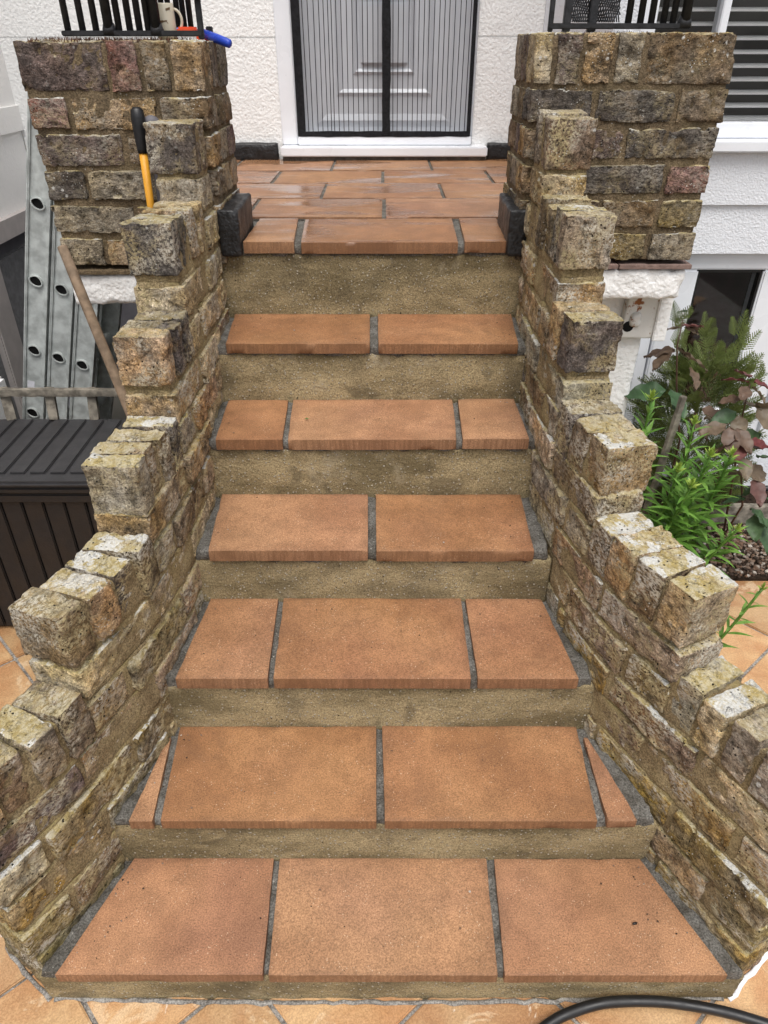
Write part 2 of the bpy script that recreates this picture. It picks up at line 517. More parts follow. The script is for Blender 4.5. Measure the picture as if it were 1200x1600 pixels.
M = dict(
    brick=mat_brick(), brick_pillar=mat_brick('sooty_brick', 0.38, 0.3),
    mortar=mat_mortar('lime_mortar', (0.27, 0.20, 0.110), (0.39, 0.305, 0.175)),
    mortar_dark=mat_mortar('brown_lime_mortar', (0.155, 0.115, 0.070), (0.215, 0.160, 0.100), 0.25),
    joint=mat_mortar('pale_paving_joint', (0.30, 0.28, 0.255), (0.42, 0.40, 0.37), 0),
    cement=mat_mortar('grey_cement', (0.125, 0.115, 0.098), (0.225, 0.215, 0.195), 0),
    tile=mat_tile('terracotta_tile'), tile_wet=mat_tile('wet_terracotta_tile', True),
    concrete=mat_concrete(), paving=mat_paving(),
    render=mat_render('white_roughcast', (0.86, 0.86, 0.85)), render_fine=mat_render('white_stucco', (0.76, 0.78, 0.82), 0.004, 130, 0.1),
    render_side=mat_render('old_white_paint', (0.82, 0.81, 0.79), 0.0015, 60, 0.25),
    upvc=plain('white_plastic', (0.80, 0.82, 0.86), 0.3, 0.5, 0.03, 8),
    door=plain('pale_grey_door', (0.50, 0.52, 0.56), 0.4, 0.45, 0.03, 8),
    black=plain('black_iron_paint', (0.016, 0.016, 0.018), 0.5, 0.4, 0.4, 60, 0.001, 200),
    bitumen=plain('black_bitumen', (0.013, 0.013, 0.014), 0.42, 0.5, 0.5, 50, 0.004, 90),
    fabric=plain('black_fabric', (0.012, 0.012, 0.014), 0.8, 0.2, 0.4, 90, 0.001, 300),
    alu=plain('weathered_aluminium', (0.50, 0.53, 0.52), 0.5, 0.5, 0.25, 22, 0.0006, 200, 0.15),
    dark=plain('dark_hollow', (0.01, 0.01, 0.01), 0.9, 0.1),
    boxplastic=plain('dark_brown_plastic', (0.013, 0.011, 0.011), 0.5, 0.45, 0.15, 30, 0.0008, 180),
    lidplastic=plain('charcoal_plastic', (0.034, 0.033, 0.035), 0.45, 0.45, 0.12, 25, 0.0008, 180),
    wood=plain('grey_weathered_wood', (0.19, 0.170, 0.140), 0.85, 0.2, 0.45, 35, 0.003, 60),
    stick=plain('brown_broom_handle', (0.20, 0.145, 0.10), 0.8, 0.2, 0.3, 40, 0.001, 60),
    yellow=plain('yellow_fibreglass', (0.70, 0.33, 0.03), 0.4, 0.4, 0.08, 20),
    rubber=plain('black_rubber', (0.008, 0.008, 0.009), 0.42, 0.5, 0.3, 50),
    white=plain('white_plastic_tub', (0.85, 0.85, 0.85), 0.4, 0.4, 0.02),
    paper=plain('white_sticker', (0.72, 0.72, 0.78), 0.6, 0.3, 0.1, 90),
    greydoor=plain('grey_painted_wood', (0.13, 0.125, 0.14), 0.55, 0.35, 0.1, 15, 0.0005, 100),
    greyjamb=plain('mauve_grey_paint', (0.42, 0.385, 0.37), 0.6, 0.3, 0.08, 15),
    greywall=plain('dark_grey_render', (0.20, 0.20, 0.205), 0.85, 0.2, 0.15, 30, 0.003, 90),
    clay=plain('pink_clay_tile', (0.21, 0.145, 0.125), 0.85, 0.2, 0.2, 40, 0.003, 90),
    mug=plain('cream_glaze', (0.62, 0.56, 0.44), 0.25, 0.5, 0.03, 20),
    mugprint=plain('brown_print', (0.16, 0.10, 0.055), 0.35, 0.4, 0.2, 60),
    orange=plain('orange_plastic', (0.80, 0.10, 0.03), 0.35, 0.45, 0.05),
    blue=plain('blue_plastic', (0.02, 0.06, 0.45), 0.35, 0.45, 0.05),
    lilac=plain('lilac_plastic', (0.33, 0.36, 0.72), 0.35, 0.45, 0.05),
    blind=plain('pale_blind', (0.90, 0.90, 0.89), 0.5, 0.4, 0.03),
    room=plain('dim_room', (0.10, 0.095, 0.09), 0.9, 0.1, 0.3, 3),
    reflection_curtain=plain('plum_reflection_curtain', (0.028, 0.007, 0.012), 0.9, 0.1, 0.3, 12),  # plum tone imitates a reflection in the basement glass
    glass=mat_glass('window_glass'),
    soil_path=plain('far_ground', (0.085, 0.080, 0.070), 0.9, 0.2, 0.3, 0.6),
    rust=None, gravel=None, soil=plain('dark_soil', (0.028, 0.019, 0.013), 0.95, 0.1, 0.5, 60, 0.01, 80),
    lily=mat_leaf('lily_green', (0.10, 0.225, 0.034), (0.175, 0.335, 0.065)),
    lilytip=mat_leaf('lily_bud_green', (0.26, 0.38, 0.06), (0.34, 0.46, 0.09)),
    rose=mat_leaf('bronze_rose_leaf', (0.135, 0.085, 0.060), (0.17, 0.13, 0.085)),
    rosered=mat_leaf('red_rose_leaf', (0.15, 0.040, 0.040), (0.13, 0.07, 0.058)),
    rosegreen=mat_leaf('green_rose_leaf', (0.055, 0.11, 0.05), (0.09, 0.15, 0.07)),
    conifer=mat_leaf('conifer_green', (0.125, 0.160, 0.045), (0.125, 0.160, 0.045)),
    stem=plain('rose_stem', (0.09, 0.05, 0.035), 0.6, 0.3, 0.2),
    moss=plain('red_brown_moss', (0.11, 0.06, 0.04), 0.9, 0.1, 0.5, 80),
    insect=plain('black_beetle', (0.008, 0.006, 0.006), 0.3, 0.5),
    bit=plain('green_leaf_bit', (0.06, 0.16, 0.03), 0.6, 0.3),
)
def mat_rust():
    t = NT('rusty_white_enamel', 0.5, 0.4)
    r = t.ramp(t.noise(26, 5, 0.65), 0.56, 0.63)
    t.color(t.mix(r, (0.66, 0.65, 0.62), t.mix(t.noise(60, 3), (0.12, 0.035, 0.01), (0.36, 0.13, 0.03))))
    t.bump(t.noise(60, 4), 0.002)
    return t.m
M['rust'] = mat_rust()
def mat_gravel():
    t = NT('mixed_gravel', 0.8, 0.3)
    g = t.n.new('ShaderNodeNewGeometry')
    cr = t.n.new('ShaderNodeValToRGB')
    e = cr.color_ramp.elements
    e[0].color = (0.02, 0.014, 0.010, 1); e[1].color = (0.45, 0.41, 0.36, 1)
    for p, c in ((0.35, (0.07, 0.042, 0.028, 1)), (0.6, (0.16, 0.095, 0.06, 1)), (0.85, (0.2, 0.16, 0.13, 1))):
        k = e.new(p); k.color = c
    t.l.new(g.outputs['Random Per Island'], cr.inputs[0])
    t.color(cr.outputs[0])
    return t.m
M['gravel'] = mat_gravel()

# ------------------------------------------------------------------ ground and diagonal paving
me = bpy.data.meshes.new('ground')
S = 150
me.from_pydata([(-S, -S, -0.012), (S, -S, -0.012), (S, S, -0.012), (-S, S, -0.012)], [], [(0, 1, 2, 3)])
ground = link('ground', me, M['soil_path'])
tag(ground, kind='structure')
jb_ = MB().box(-2.6, 2.6, -0.8, 2.6, -0.03, -0.007).build('joint_bed', M['joint'], None, origin=(0, 1, 0))
tag(jb_, kind='structure')
pave = bpy.data.objects.new('paving', None)
COL.objects.link(pave)
tag(pave, kind='structure')
# slab lines of two diagonal families; p = x + y*ca , q = x - y*cb  (crossings with y = 0.608)
A_ang, B_ang = math.radians(-46), math.radians(41)
da, db = Vector((math.cos(A_ang), math.sin(A_ang))), Vector((math.cos(B_ang), math.sin(B_ang)))
def cross_lines(xa, xb):
    p, q = Vector((xa, 0.608)), Vector((xb, 0.608))
    det = da.x * (-db.y) + db.x * da.y
    r = q - p
    s = (r.x * (-db.y) + db.x * r.y) / det
    return p + da * s
axs = [-3.63, -3.05, -2.49, -2.1, -1.52, -1.14, -0.563, -0.194, 0.382, 0.96, 1.34, 1.92, 2.3, 2.88, 3.46]
bxs = [-3.3, -2.72, -2.29, -1.71, -1.28, -0.83, -0.4, 0.031, 0.613, 1.04, 1.62, 2.05, 2.63, 3.06]
for i in range(len(axs) - 1):
    for j in range(len(bxs) - 1):
        cs = [cross_lines(axs[i], bxs[j]), cross_lines(axs[i + 1], bxs[j]), cross_lines(axs[i + 1], bxs[j + 1]), cross_lines(axs[i], bxs[j + 1])]
        ctr = sum(cs, Vector((0, 0))) / 4
        if not (-2.2 < ctr.x < 2.2 and -0.4 < ctr.y < 2.35): continue
        if abs(ctr.x) < 0.42 and ctr.y > 0.95: continue
        sc = [ctr + (c - ctr) * (1 - 0.006 / (c - ctr).length) for c in cs]
        mb = MB()
        zt = random.uniform(-0.001, 0.001)
        mb.prism([(c.x, c.y) for c in sc], 'z', -0.03, zt)
        mb.build('paving_slab', M['paving'], pave, bevel=0.003, origin=(ctr.x, ctr.y, 0))

# ------------------------------------------------------------------ steps
STEP = [  # y front, z top, y back, X front-left, front-right, back-left, back-right
    (0.641, 0.125, 0.873, -0.625, 0.653, -0.541, 0.555),
    (0.861, 0.278, 1.103, -0.521, 0.521, -0.468, 0.450),
    (1.091, 0.445, 1.360, -0.455, 0.425, -0.432, 0.393),
    (1.348, 0.601, 1.602, -0.415, 0.355, -0.430, 0.362),
    (1.590, 0.770, 1.833, -0.424, 0.365, -0.436, 0.363),
    (1.821, 0.935, 2.072, -0.421, 0.357, -0.440, 0.375),
    (2.060, 1.140, 3.769, -0.392, 0.353, -0.392, 0.353)]
JOINT = [  # front px pair, back px pair
    [((411, 419), (428, 437)), ((778, 789), (760, 772))],
    [((238, 250), (268, 281)), ((588, 601), (588, 597)), ((934, 949), (901, 911))],
    [((418, 427), (435, 443)), ((736, 747), (720, 727))],
    [((575, 588), (575, 587))],
    [((441, 449), (451, 458)), ((714, 723), (707, 715))],
    [((578, 591), (578, 590))],
    [((459, 470), (466, 477)), ((716, 726), (706, 717))]]
THICK = [0.028, 0.026, 0.031, 0.031, 0.029, 0.028, 0.031]

def px_x(u, Y, z):
    depth = Y * math.cos(PITCH) - (z - CAM_H) * math.sin(PITCH)
    return (u - 600) / F_PX * depth

stairs = thing('garden_steps', (0, 1.3, 0), 'flight of seven concrete steps with terracotta slab treads leading to the front door', 'steps')

def warped(P, dx, dy, corners):
    """bilinear warp of a box footprint onto four plan corners (fl, fr, br, bl)"""
    u = P[:, 0] / dx + 0.5
    v = P[:, 1] / dy + 0.5
    fl, fr, br, bl = [np.array(c, float) for c in corners]
    XY = ((1 - u) * (1 - v))[:, None] * fl + (u * (1 - v))[:, None] * fr + (u * v)[:, None] * br + ((1 - u) * v)[:, None] * bl
    return np.column_stack([XY, P[:, 2]])

def tile_piece(parent, corners, ztop, th, mat, res=0.02):
    fl, fr, br, bl = corners
    dx = max(0.03, ((fr[0] - fl[0]) + (br[0] - bl[0])) / 2)
    dy = max(0.03, bl[1] - fl[1])
    P, Fq = rough_box(dx, dy, th, res=min(res, 0.008 if dx < .1 else 0.012), r=0.0012, chip=0.0035, amp=0.0010, freq=9, amp2=0.0004, freq2=90)
    V = warped(P, dx, dy, corners)
    c = V.mean(axis=0)
    V = V - c
    ti = random.uniform(-0.0015, 0.0015)
    me = mesh_quads('tile', V, Fq)
    return link('tile', me, mat, parent, (c[0], c[1], ztop - th / 2 + ti), (random.uniform(-.003, .003), random.uniform(-.002, .002), 0))

for k, (yf, zt, yb, fl, fr, bl, br) in enumerate(STEP):
    th = THICK[k]
    z0 = (STEP[k - 1][1] - 0.02) if k else -0.02
    zb = zt - th - 0.003
    landing = k == 6
    yback = (STEP[k + 1][0] + 0.06) if not landing else 2.40
    wl_, wr_ = fl - (0.075 if landing else 0.05), fr + (0.06 if landing else 0.05)
    P, Fq = rough_box(wr_ - wl_, yback - (yf + 0.012), zb - z0, res=0.011, r=0.008, chip=0.008, amp=0.0028, freq=14, amp2=0.0016, freq2=70)
    V = warped(P, wr_ - wl_, yback - (yf + 0.012), [(wl_, yf + 0.012), (wr_, yf + 0.012), (min(wr_, br + .05) if not landing else wr_, yback), (max(wl_, bl - .05) if not landing else wl_, yback)])
    ctr = np.array([(wl_ + wr_) / 2, (yf + yback) / 2, 0.0])
    V = V - ctr
    step = link('step' if not landing else 'landing', mesh_quads('step', V, Fq), M['concrete'], stairs, (ctr[0], ctr[1], (z0 + zb) / 2))
    # cement bed between and beside the tiles
    ybed = STEP[k + 1][0] + 0.03 if not landing else 2.392
    P, Fq = rough_box(1.0, ybed - yf, th, res=0.011, r=0.006, chip=0.010, amp=0.0085, freq=34, amp2=0.0035, freq2=90)
    V = warped(P, 1.0, ybed - yf, [(fl - 0.038, yf + 0.011), (fr + 0.038, yf + 0.011), (br + 0.05, ybed), (bl - 0.05, ybed)])
    c = V.mean(axis=0)
    link('mortar_bed', mesh_quads('mortar_bed', V - c, Fq), M['cement'], step, (c[0], c[1], zt - th / 2 - 0.0100))
    # tiles
    yb1 = yb if not landing else 2.385
    edges = [((fl, fl), (bl, bl))]
    for (f0, f1), (b0, b1) in JOINT[k]:
        edges.append(((px_x(f0, yf, zt), px_x(f1, yf, zt)), (px_x(b0, yb1, zt), px_x(b1, yb1, zt))))
    edges.append(((fr, fr), (br, br)))
    for a, b in zip(edges[:-1], edges[1:]):
        lf, rf, lb, rb = a[0][1], b[0][0], a[1][1], b[1][0]
        yq = yb1
        if rb - lb < 0.012:          # wedge beside the flared wall: runs to a point
            mid = (rb + lb) / 2
            if k == 1 and lf < 0: lb, rb = px_x(267, 1.07, zt) - .008, px_x(267, 1.07, zt); yq = 1.07
            elif k == 1: lb, rb = px_x(912, 1.07, zt), px_x(912, 1.07, zt) + .008; yq = 1.07
            else: lb, rb = mid - 0.006, mid + 0.006
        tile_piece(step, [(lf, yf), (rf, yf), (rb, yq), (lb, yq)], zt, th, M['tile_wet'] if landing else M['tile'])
    if landing:
        land = step
rows = [2.391, 2.725, 3.059, 3.389, 3.765]
offs = [0.0, 0.215, -0.005, 0.21]
bed = MB().box(-0.9, 0.695, 2.392, 3.745, 1.03, 1.135).build('landing_bed', M['cement'], land)
for r in range(4):
    x = offs[r] - 4 * 0.44
    while x < 0.69:
        a, b = max(x + 0.006, -0.89), min(x + 0.434, 0.69)
        if b - a > 0.03:
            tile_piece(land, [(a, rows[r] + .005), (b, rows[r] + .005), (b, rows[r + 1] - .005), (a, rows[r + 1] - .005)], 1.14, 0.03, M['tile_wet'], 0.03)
        x += 0.44
# black painted plinth blocks at the two front corners of the landing
for x0, x1, rz in ((-0.455, -0.397, 0.02), (0.343, 0.400, -0.03)):
    P, Fq = rough_box(x1 - x0, 0.27, 0.122, res=0.008, r=0.005, chip=0.01, amp=0.003, freq=25, amp2=0.0012)
    link('plinth_block', mesh_quads('plinth_block', P, Fq), M['bitumen'], stairs, ((x0 + x1) / 2, 2.175, 1.165), (0, 0, rz))
# pale sealant bead along the foot of the bottom step
def bead(pts, rad, name, mat, parent):
    pp = []
    for i in range(len(pts) - 1):
        a, b = Vector(pts[i]), Vector(pts[i + 1])
        n = max(2, int((b - a).length / 0.02))
        for k in range(n): pp.append(a.lerp(b, k / n) + Vector((random.gauss(0, .0015), random.gauss(0, .0015), 0)))
    pp.append(Vector(pts[-1]))
    mb = MB().tube(pp, [rad * random.uniform(.75, 1.25) for _ in pp], 8, True, 0.6)
    return mb.build(name, mat, parent, smooth=True)
bead([(-0.66, 0.652, 0.002), (-0.3, 0.644, 0.002), (0.2, 0.646, 0.002), (0.68, 0.652, 0.002)], 0.0045, 'mortar_bead', M['joint'], stairs)

# ------------------------------------------------------------------ brick work
PAL = {
 'tan': (0.355, 0.238, 0.125), 'buff': (0.46, 0.36, 0.215), 'brown': (0.190, 0.132, 0.078), 'purple': (0.140, 0.102, 0.090),
 'pink': (0.255, 0.135, 0.110), 'char': (0.105, 0.088, 0.076), 'ochre': (0.33, 0.225, 0.085), 'olive': (0.235, 0.175, 0.078), 'grey': (0.30, 0.250, 0.180)}
def pick(weights):
    ks = list(weights)
    c = PAL[random.choices(ks, [weights[k] for k in ks])[0]]
    j = random.uniform(0.85, 1.15)
    return tuple(min(1, v * j * random.uniform(.95, 1.05)) for v in c)

def brick(parent, loc, size, yaw, col, lichen=0.3, tilt=0.012, worn=1.0, res=0.0072, mat='brick'):
    P, Fq = rough_box(*size, res=res, r=0.0032 * worn, chip=0.010 * worn, amp=0.0016 * worn, freq=22, amp2=0.0026 * worn, freq2=100, pit=0.006 * worn, spall=0.0034 * worn)
    o = link('brick', mesh_quads('brick', P, Fq), M[mat], parent, loc, (random.gauss(0, tilt), random.gauss(0, tilt), yaw + random.gauss(0, tilt)))
    o.color = (*col, lichen)
    return o

def smooth_curve(pts, n=240, win=17):
    pts = np.array(pts, float)
    d = np.r_[0, np.cumsum(np.linalg.norm(np.diff(pts, axis=0), axis=1))]
    s = np.linspace(0, d[-1], n)
    X = np.column_stack([np.interp(s, d, pts[:, 0]), np.interp(s, d, pts[:, 1])])
    pad = win // 2
    Xp = np.vstack([2 * X[0] - X[pad:0:-1], X, 2 * X[-1] - X[-2:-pad - 2:-1]])
    k = np.ones(win) / win
    X = np.column_stack([np.convolve(Xp[:, i], k, 'valid') for i in (0, 1)])
    d = np.r_[0, np.cumsum(np.linalg.norm(np.diff(X, axis=0), axis=1))]
    return d, X

PITCH_Z = 0.0845
TH = 0.112

def stepped_wall(name, label, pts, side, tierY, dz):
    root = thing(name, (pts[3][0], pts[3][1], 0), label, 'brick wall')
    D, X = smooth_curve(pts)
    T = np.gradient(X, axis=0); T /= np.linalg.norm(T, axis=1, keepdims=True)
    def pos(s, w):     # w: distance outwards from the inner face
        p = np.array([np.interp(s, D, X[:, 0]), np.interp(s, D, X[:, 1])])
        if s < 0: p = X[0] + T[0] * s
        t = np.array([np.interp(s, D, T[:, 0]), np.interp(s, D, T[:, 1])]); t /= np.linalg.norm(t)
        n = np.array([-t[1], t[0]]) * (1 if side < 0 else -1)
        return p + n * w, math.atan2(t[1], t[0])
    smax = D[-1]
    fronts = [0.0] + [float(np.interp(y, X[:, 1], D)) for y in tierY[1:]]
    B0 = 0.48 + dz
    lean_max = 0.023 if side < 0 else 0.019
    def lean(z, y):          # the wall leans outwards above the treads
        return lean_max * np.clip((z - (0.125 + 0.70 * (y - 0.64))) / 0.40, 0, 1) * np.clip((2.05 - y) / 0.3, 0.25, 1)
    def warp(z):
        return np.interp(z, [0.60, 0.78, 0.94, 1.11, 1.28], [0, 0, -0.022, -0.015, 0])
    def mortar(s0, s1, z0, z1, thick, w0, mat):
        L = s1 - s0
        P, Fq = rough_box(L, thick, z1 - z0, res=0.011, r=0.003, chip=0.004, amp=0.0040, freq=20, amp2=0.0032, freq2=90)
        ss = P[:, 0] + (s0 + s1) / 2
        px = np.interp(ss, D, X[:, 0]); py = np.interp(ss, D, X[:, 1])
        tx = np.interp(ss, D, T[:, 0]); ty = np.interp(ss, D, T[:, 1])
        sg = 1 if side < 0 else -1
        zz = P[:, 2] + (z0 + z1) / 2
        w = w0 + thick / 2 + P[:, 1] + lean(zz, py)
        V = np.column_stack([px - sg * ty * w, py + sg * tx * w, zz + warp(zz)])
        b = np.array(world_of(root))
        link('mortar', mesh_quads('mortar', V - b, Fq), mat, root, tuple(b))
    def colour(z, Yw):
        zl = z - 0.72 * max(0, Yw - 0.62)          # height above the treads
        if zl < 0.26 and Yw < 1.15: w = dict(ochre=4, olive=3.5, brown=1.8, tan=2, purple=.3)
        elif Yw < 1.35: w = dict(tan=3, grey=1.5, brown=1.8, buff=3, purple=.5, pink=.6, ochre=1)
        else: w = dict(tan=3, buff=2.6, grey=2.4, brown=2, purple=.4)
        return pick(w)
    j = -5
    while j <= 10:
        k = max(0, math.ceil(j / 2))
        if k > 5: break
        s0 = fronts[k]
        ztop, zbot = B0 + PITCH_Z * j, B0 + PITCH_Z * (j - 1)
        mortar(s0 + 0.012, smax, zbot, ztop, TH - 0.013, 0.0070, M['mortar'])
        s = s0 + random.uniform(-0.006, 0.006)
        first = 0.105 if j % 2 else 0.222
        bl = first
        while s < smax - 0.03:
            e = min(s + bl, smax + 0.0)
            if smax - e < 0.05: e = smax
            sm = (s + e) / 2
            zmid = (ztop + zbot) / 2
            wj = TH / 2 + random.gauss(0, 0.0024) + float(lean(zmid, pos(sm, 0)[0][1]))
            p, yaw = pos(sm, wj)
            pa, pb_ = pos(s, wj)[0], pos(e, wj)[0]
            yaw = math.atan2(pb_[1] - pa[1], pb_[0] - pa[0])
            p = (pa + pb_) / 4 + p / 2
            hgt = PITCH_Z - random.uniform(0.008, 0.015)
            brick(root, (p[0], p[1], zmid + float(warp(zmid)) + random.gauss(0, .0015)), (e - s, TH + random.uniform(-.004, .004), hgt), yaw, colour((ztop + zbot) / 2, p[1]), random.choice([0.0, 0.2, 0.5, 0.9]))
            s = e + random.uniform(0.010, 0.016)
            bl = 0.222 + random.uniform(-0.012, 0.008)
        j += 1
    # brick-on-edge coping of every tier
    for k in range(6):
        s0 = fronts[k]; s1 = fronts[k + 1] if k < 5 else smax
        zb = B0 + PITCH_Z * 2 * k
        hcop = 0.113
        mortar(s0 + 0.014, s1 + 0.012, zb - 0.004, zb + hcop - 0.012, TH - 0.013, 0.0065, M['mortar'])
        n = max(1, round((s1 - s0) / 0.071))
        w = (s1 - s0) / n
        for i in range(n):
            sm = s0 + w * (i + 0.5)
            zmid = zb + hcop / 2
            p, yaw = pos(sm, TH / 2 + random.gauss(-0.001, 0.004) + float(lean(zmid, pos(sm, 0)[0][1])))
            wc = dict(tan=2, grey=1.0, brown=4.5, char=2.6) if k else dict(tan=2, grey=2, brown=2, buff=2, ochre=1)  # upper tiers: darker brick mix paints in the shade of the front faces
            hh = hcop + random.uniform(-.006, .006)
            brick(root, (p[0], p[1], zb + 0.006 + hh / 2 + float(warp(zb + hcop))), (w - random.uniform(.006, .011), TH + random.uniform(-.003, .007), hh), yaw, pick(wc), random.choice([.2, .5, .9]), 0.02, 0.85, 0.0065)
    return root

PL = [(-0.664, 0.656), (-0.596, 0.77), (-0.551, 0.88), (-0.474, 1.10), (-0.446, 1.35), (-0.442, 1.6), (-0.450, 2.047)]
PR = [(0.690, 0.660), (0.620, 0.78), (0.574, 0.88), (0.460, 1.10), (0.400, 1.35), (0.377, 1.6), (0.381, 2.047)]
wall_l = stepped_wall('stepped_brick_wall', 'weathered stepped brick wall flaring out on the steps\' left, beside the dark storage box', PL, -1, [0, 0.905, 1.18, 1.43, 1.63, 1.91], 0.0)
wall_r = stepped_wall('stepped_brick_wall', 'weathered stepped brick wall flaring out on the steps\' right, beside the green plants', PR, 1, [0, 0.945, 1.235, 1.475, 1.625, 1.888], 0.012)
# pale sealant at the foot of the walls
bead([(-0.665, 0.648, 0.002), (-0.74, 0.70, 0.002), (-0.80, 0.75, 0.002)], 0.0045, 'mortar_bead', M['joint'], wall_l)
bead([(0.69, 0.650, 0.002), (0.76, 0.70, 0.002), (0.82, 0.75, 0.002)], 0.0055, 'sealant_bead', M['upvc'], wall_r)

def pillar(label, x0, x1, inner, front_rows, top_row, ztop, dark):
    """pillar of brick courses; inner = +1 when its inner side is at x1"""
    y0, y1 = 2.05, 2.36
    root = thing('brick_pillar', ((x0 + x1) / 2, (y0 + y1) / 2, 0), label, 'pillar')
    h0 = 0.112
    z = ztop - h0
    zc = [z - PITCH_Z * i for i in range(6)]
    P, Fq = rough_box(x1 - x0 - 0.014, y1 - y0 - 0.014, ztop - zc[5] - 0.012, res=0.013, r=0.004, amp=0.0042, freq=22, amp2=0.003, freq2=90)
    link('mortar', mesh_quads('mortar', P, Fq), M['mortar_dark'], root, ((x0 + x1) / 2, (y0 + y1) / 2, (ztop + zc[5]) / 2))
    W = dict(brown=3, purple=2.4, char=1.6, tan=1.6, grey=1.2, pink=.5) if dark else dict(brown=3, purple=1.5, tan=2.2, grey=1.6, char=.8, olive=1)
    def row(widths, z0, z1, cols=None):
        tot = sum(widths)
        x = x0
        for i, w in enumerate(widths):
            w = w * (x1 - x0) / tot
            a, b = x + 0.005, x + w - 0.005
            if i == 0: a = x0 + random.uniform(-.003, .003)
            if i == len(widths) - 1: b = x1 + random.uniform(-.003, .003)
            c = tuple(v * .92 for v in (PAL[cols[i]] if cols else pick(W)))
            brick(root, ((a + b) / 2, y0 + 0.052 + random.gauss(0, .002), (z0 + z1) / 2), (b - a, 0.106, z1 - z0), 0, c, random.choice([.3, .9, .9]), 0.009, 1.1, mat='brick_pillar')
            x += w
        # rear row and the side infill
        xm = (x0 + x1) / 2
        for a, b in ((x0, xm - 0.005), (xm + 0.005, x1)):
            brick(root, ((a + b) / 2, y1 - 0.052, (z0 + z1) / 2), (b - a, 0.106, z1 - z0), 0, pick(W), .3, 0.008, 1, 0.013, 'brick_pillar')
        for a, b in ((x0, x0 + 0.16), (x1 - 0.16, x1)):
            brick(root, ((a + b) / 2, (y0 + y1) / 2, (z0 + z1) / 2), (b - a, 0.088, z1 - z0), 0, pick(W), .3, 0.008, 1, 0.011, 'brick_pillar')
    row(top_row[0], ztop - h0 + 0.006, ztop, top_row[1])
    for i, (wd, cols) in enumerate(front_rows):
        row(wd, zc[i + 1] + random.uniform(.005, .008), zc[i] - random.uniform(.005, .008), cols)
    return root, zc[5]

pil_l, zpl = pillar('dark brick pillar beneath the mug and railing, left of the landing', -0.897, -0.440, 1,
    [([.105, .225, .13], ['pink', 'tan', 'brown']), ([.225, .11, .12], ['purple', 'brown', 'tan']), ([.11, .22, .12], ['char', 'grey', 'brown']),
     ([.225, .12, .11], ['grey', 'brown', 'tan']), ([.12, .11, .22], ['grey', 'tan', 'brown'])],
    ([.225, .085, .075, .085], ['purple', 'pink', 'brown', 'tan']), 1.607, True)
pil_r, zpr = pillar('brown brick pillar carrying the netted railing, right of the landing', 0.365, 0.858, -1,
    [([.16, .20, .12], ['char', 'char', 'brown']), ([.05, .09, .09, .215], ['tan', 'brown', 'purple', 'char']), ([.05, .10, .21, .11], ['tan', 'brown', 'char', 'pink']),
     ([.06, .15, .15, .11], ['brown', 'purple', 'brown', 'olive']), ([.12, .11, .11, .12], ['brown', 'char', 'olive', 'grey'])],
    ([.05, .07, .08, .075, .225], ['buff', 'purple', 'tan', 'grey', 'brown']), 1.622, False)
# clay tile course and white render under each pillar
for root, x0, x1, zb in ((pil_l, -0.897, -0.47, zpl), (pil_r, 0.45, 0.868, zpr)):
    P, Fq = rough_box((x1 - x0) / 2 - 0.006, 0.30, 0.012, res=0.012, r=0.0015, amp=0.001, freq=30)
    for i in (0, 1):
        me = mesh_quads('clay_tile', P, Fq)
        link('clay_tile', me, M['clay'] if root is pil_r else M['mortar_dark'], root, (x0 + (x1 - x0) * (0.25 + 0.5 * i), 2.195, zb - 0.012), (0, 0, random.gauss(0, .01)))
    P, Fq = rough_box(x1 - x0 - 0.012, 0.29, 0.085, res=0.009, r=0.01, chip=0.02, amp=0.005, freq=30, amp2=0.002)
    link('render_band', mesh_quads('render_band', P, Fq), M['render'], root, ((x0 + x1) / 2 - 0.004, 2.20, zb - 0.064))
P, Fq = rough_box(0.40, 0.14, 1.0, res=0.014, r=0.01, chip=0.01, amp=0.005, freq=12, amp2=0.0015)
link('render_base', mesh_quads('render_base', P, Fq), M['render'], pil_r, (0.615, 2.25, zpr - 0.6))
P, Fq = rough_box(0.30, 0.14, 1.0, res=0.03, r=0.01, amp=0.004, freq=12)
link('render_base', mesh_quads('render_base', P, Fq), M['greywall'], pil_l, (-0.62, 2.27, zpl - 0.6))

# tufts of dry moss along the pillar tops
def moss(name, label, x0, x1, y0, y1, z, n, parent_mat):
    mb = MB()
    for _ in range(n):
        x, y = random.uniform(x0, x1), random.uniform(y0, y1) ** 1
        h = random.uniform(.003, .010); a = random.uniform(0, math.pi); w = .0016
        lx, ly = random.gauss(0, .004), random.gauss(0, .004)
        dx, dy = math.cos(a) * w, math.sin(a) * w
        mb.quad((x - dx, y - dy, z - .003), (x + dx, y + dy, z - .003), (x + lx + dx * .3, y + ly, z + h), (x + lx - dx * .3, y + ly, z + h))
    o = mb.build(name, parent_mat, None, origin=((x0 + x1) / 2, (y0 + y1) / 2, z))
    return tag(o, label, 'moss', kind='stuff')
moss('moss', 'red brown dry moss along the top of the left pillar', -0.885, -0.50, 2.062, 2.30, 1.605, 900, M['moss'])
moss('moss', 'brown dry moss along the top of the right pillar', 0.45, 0.85, 2.07, 2.30, 1.618, 260, M['moss'])

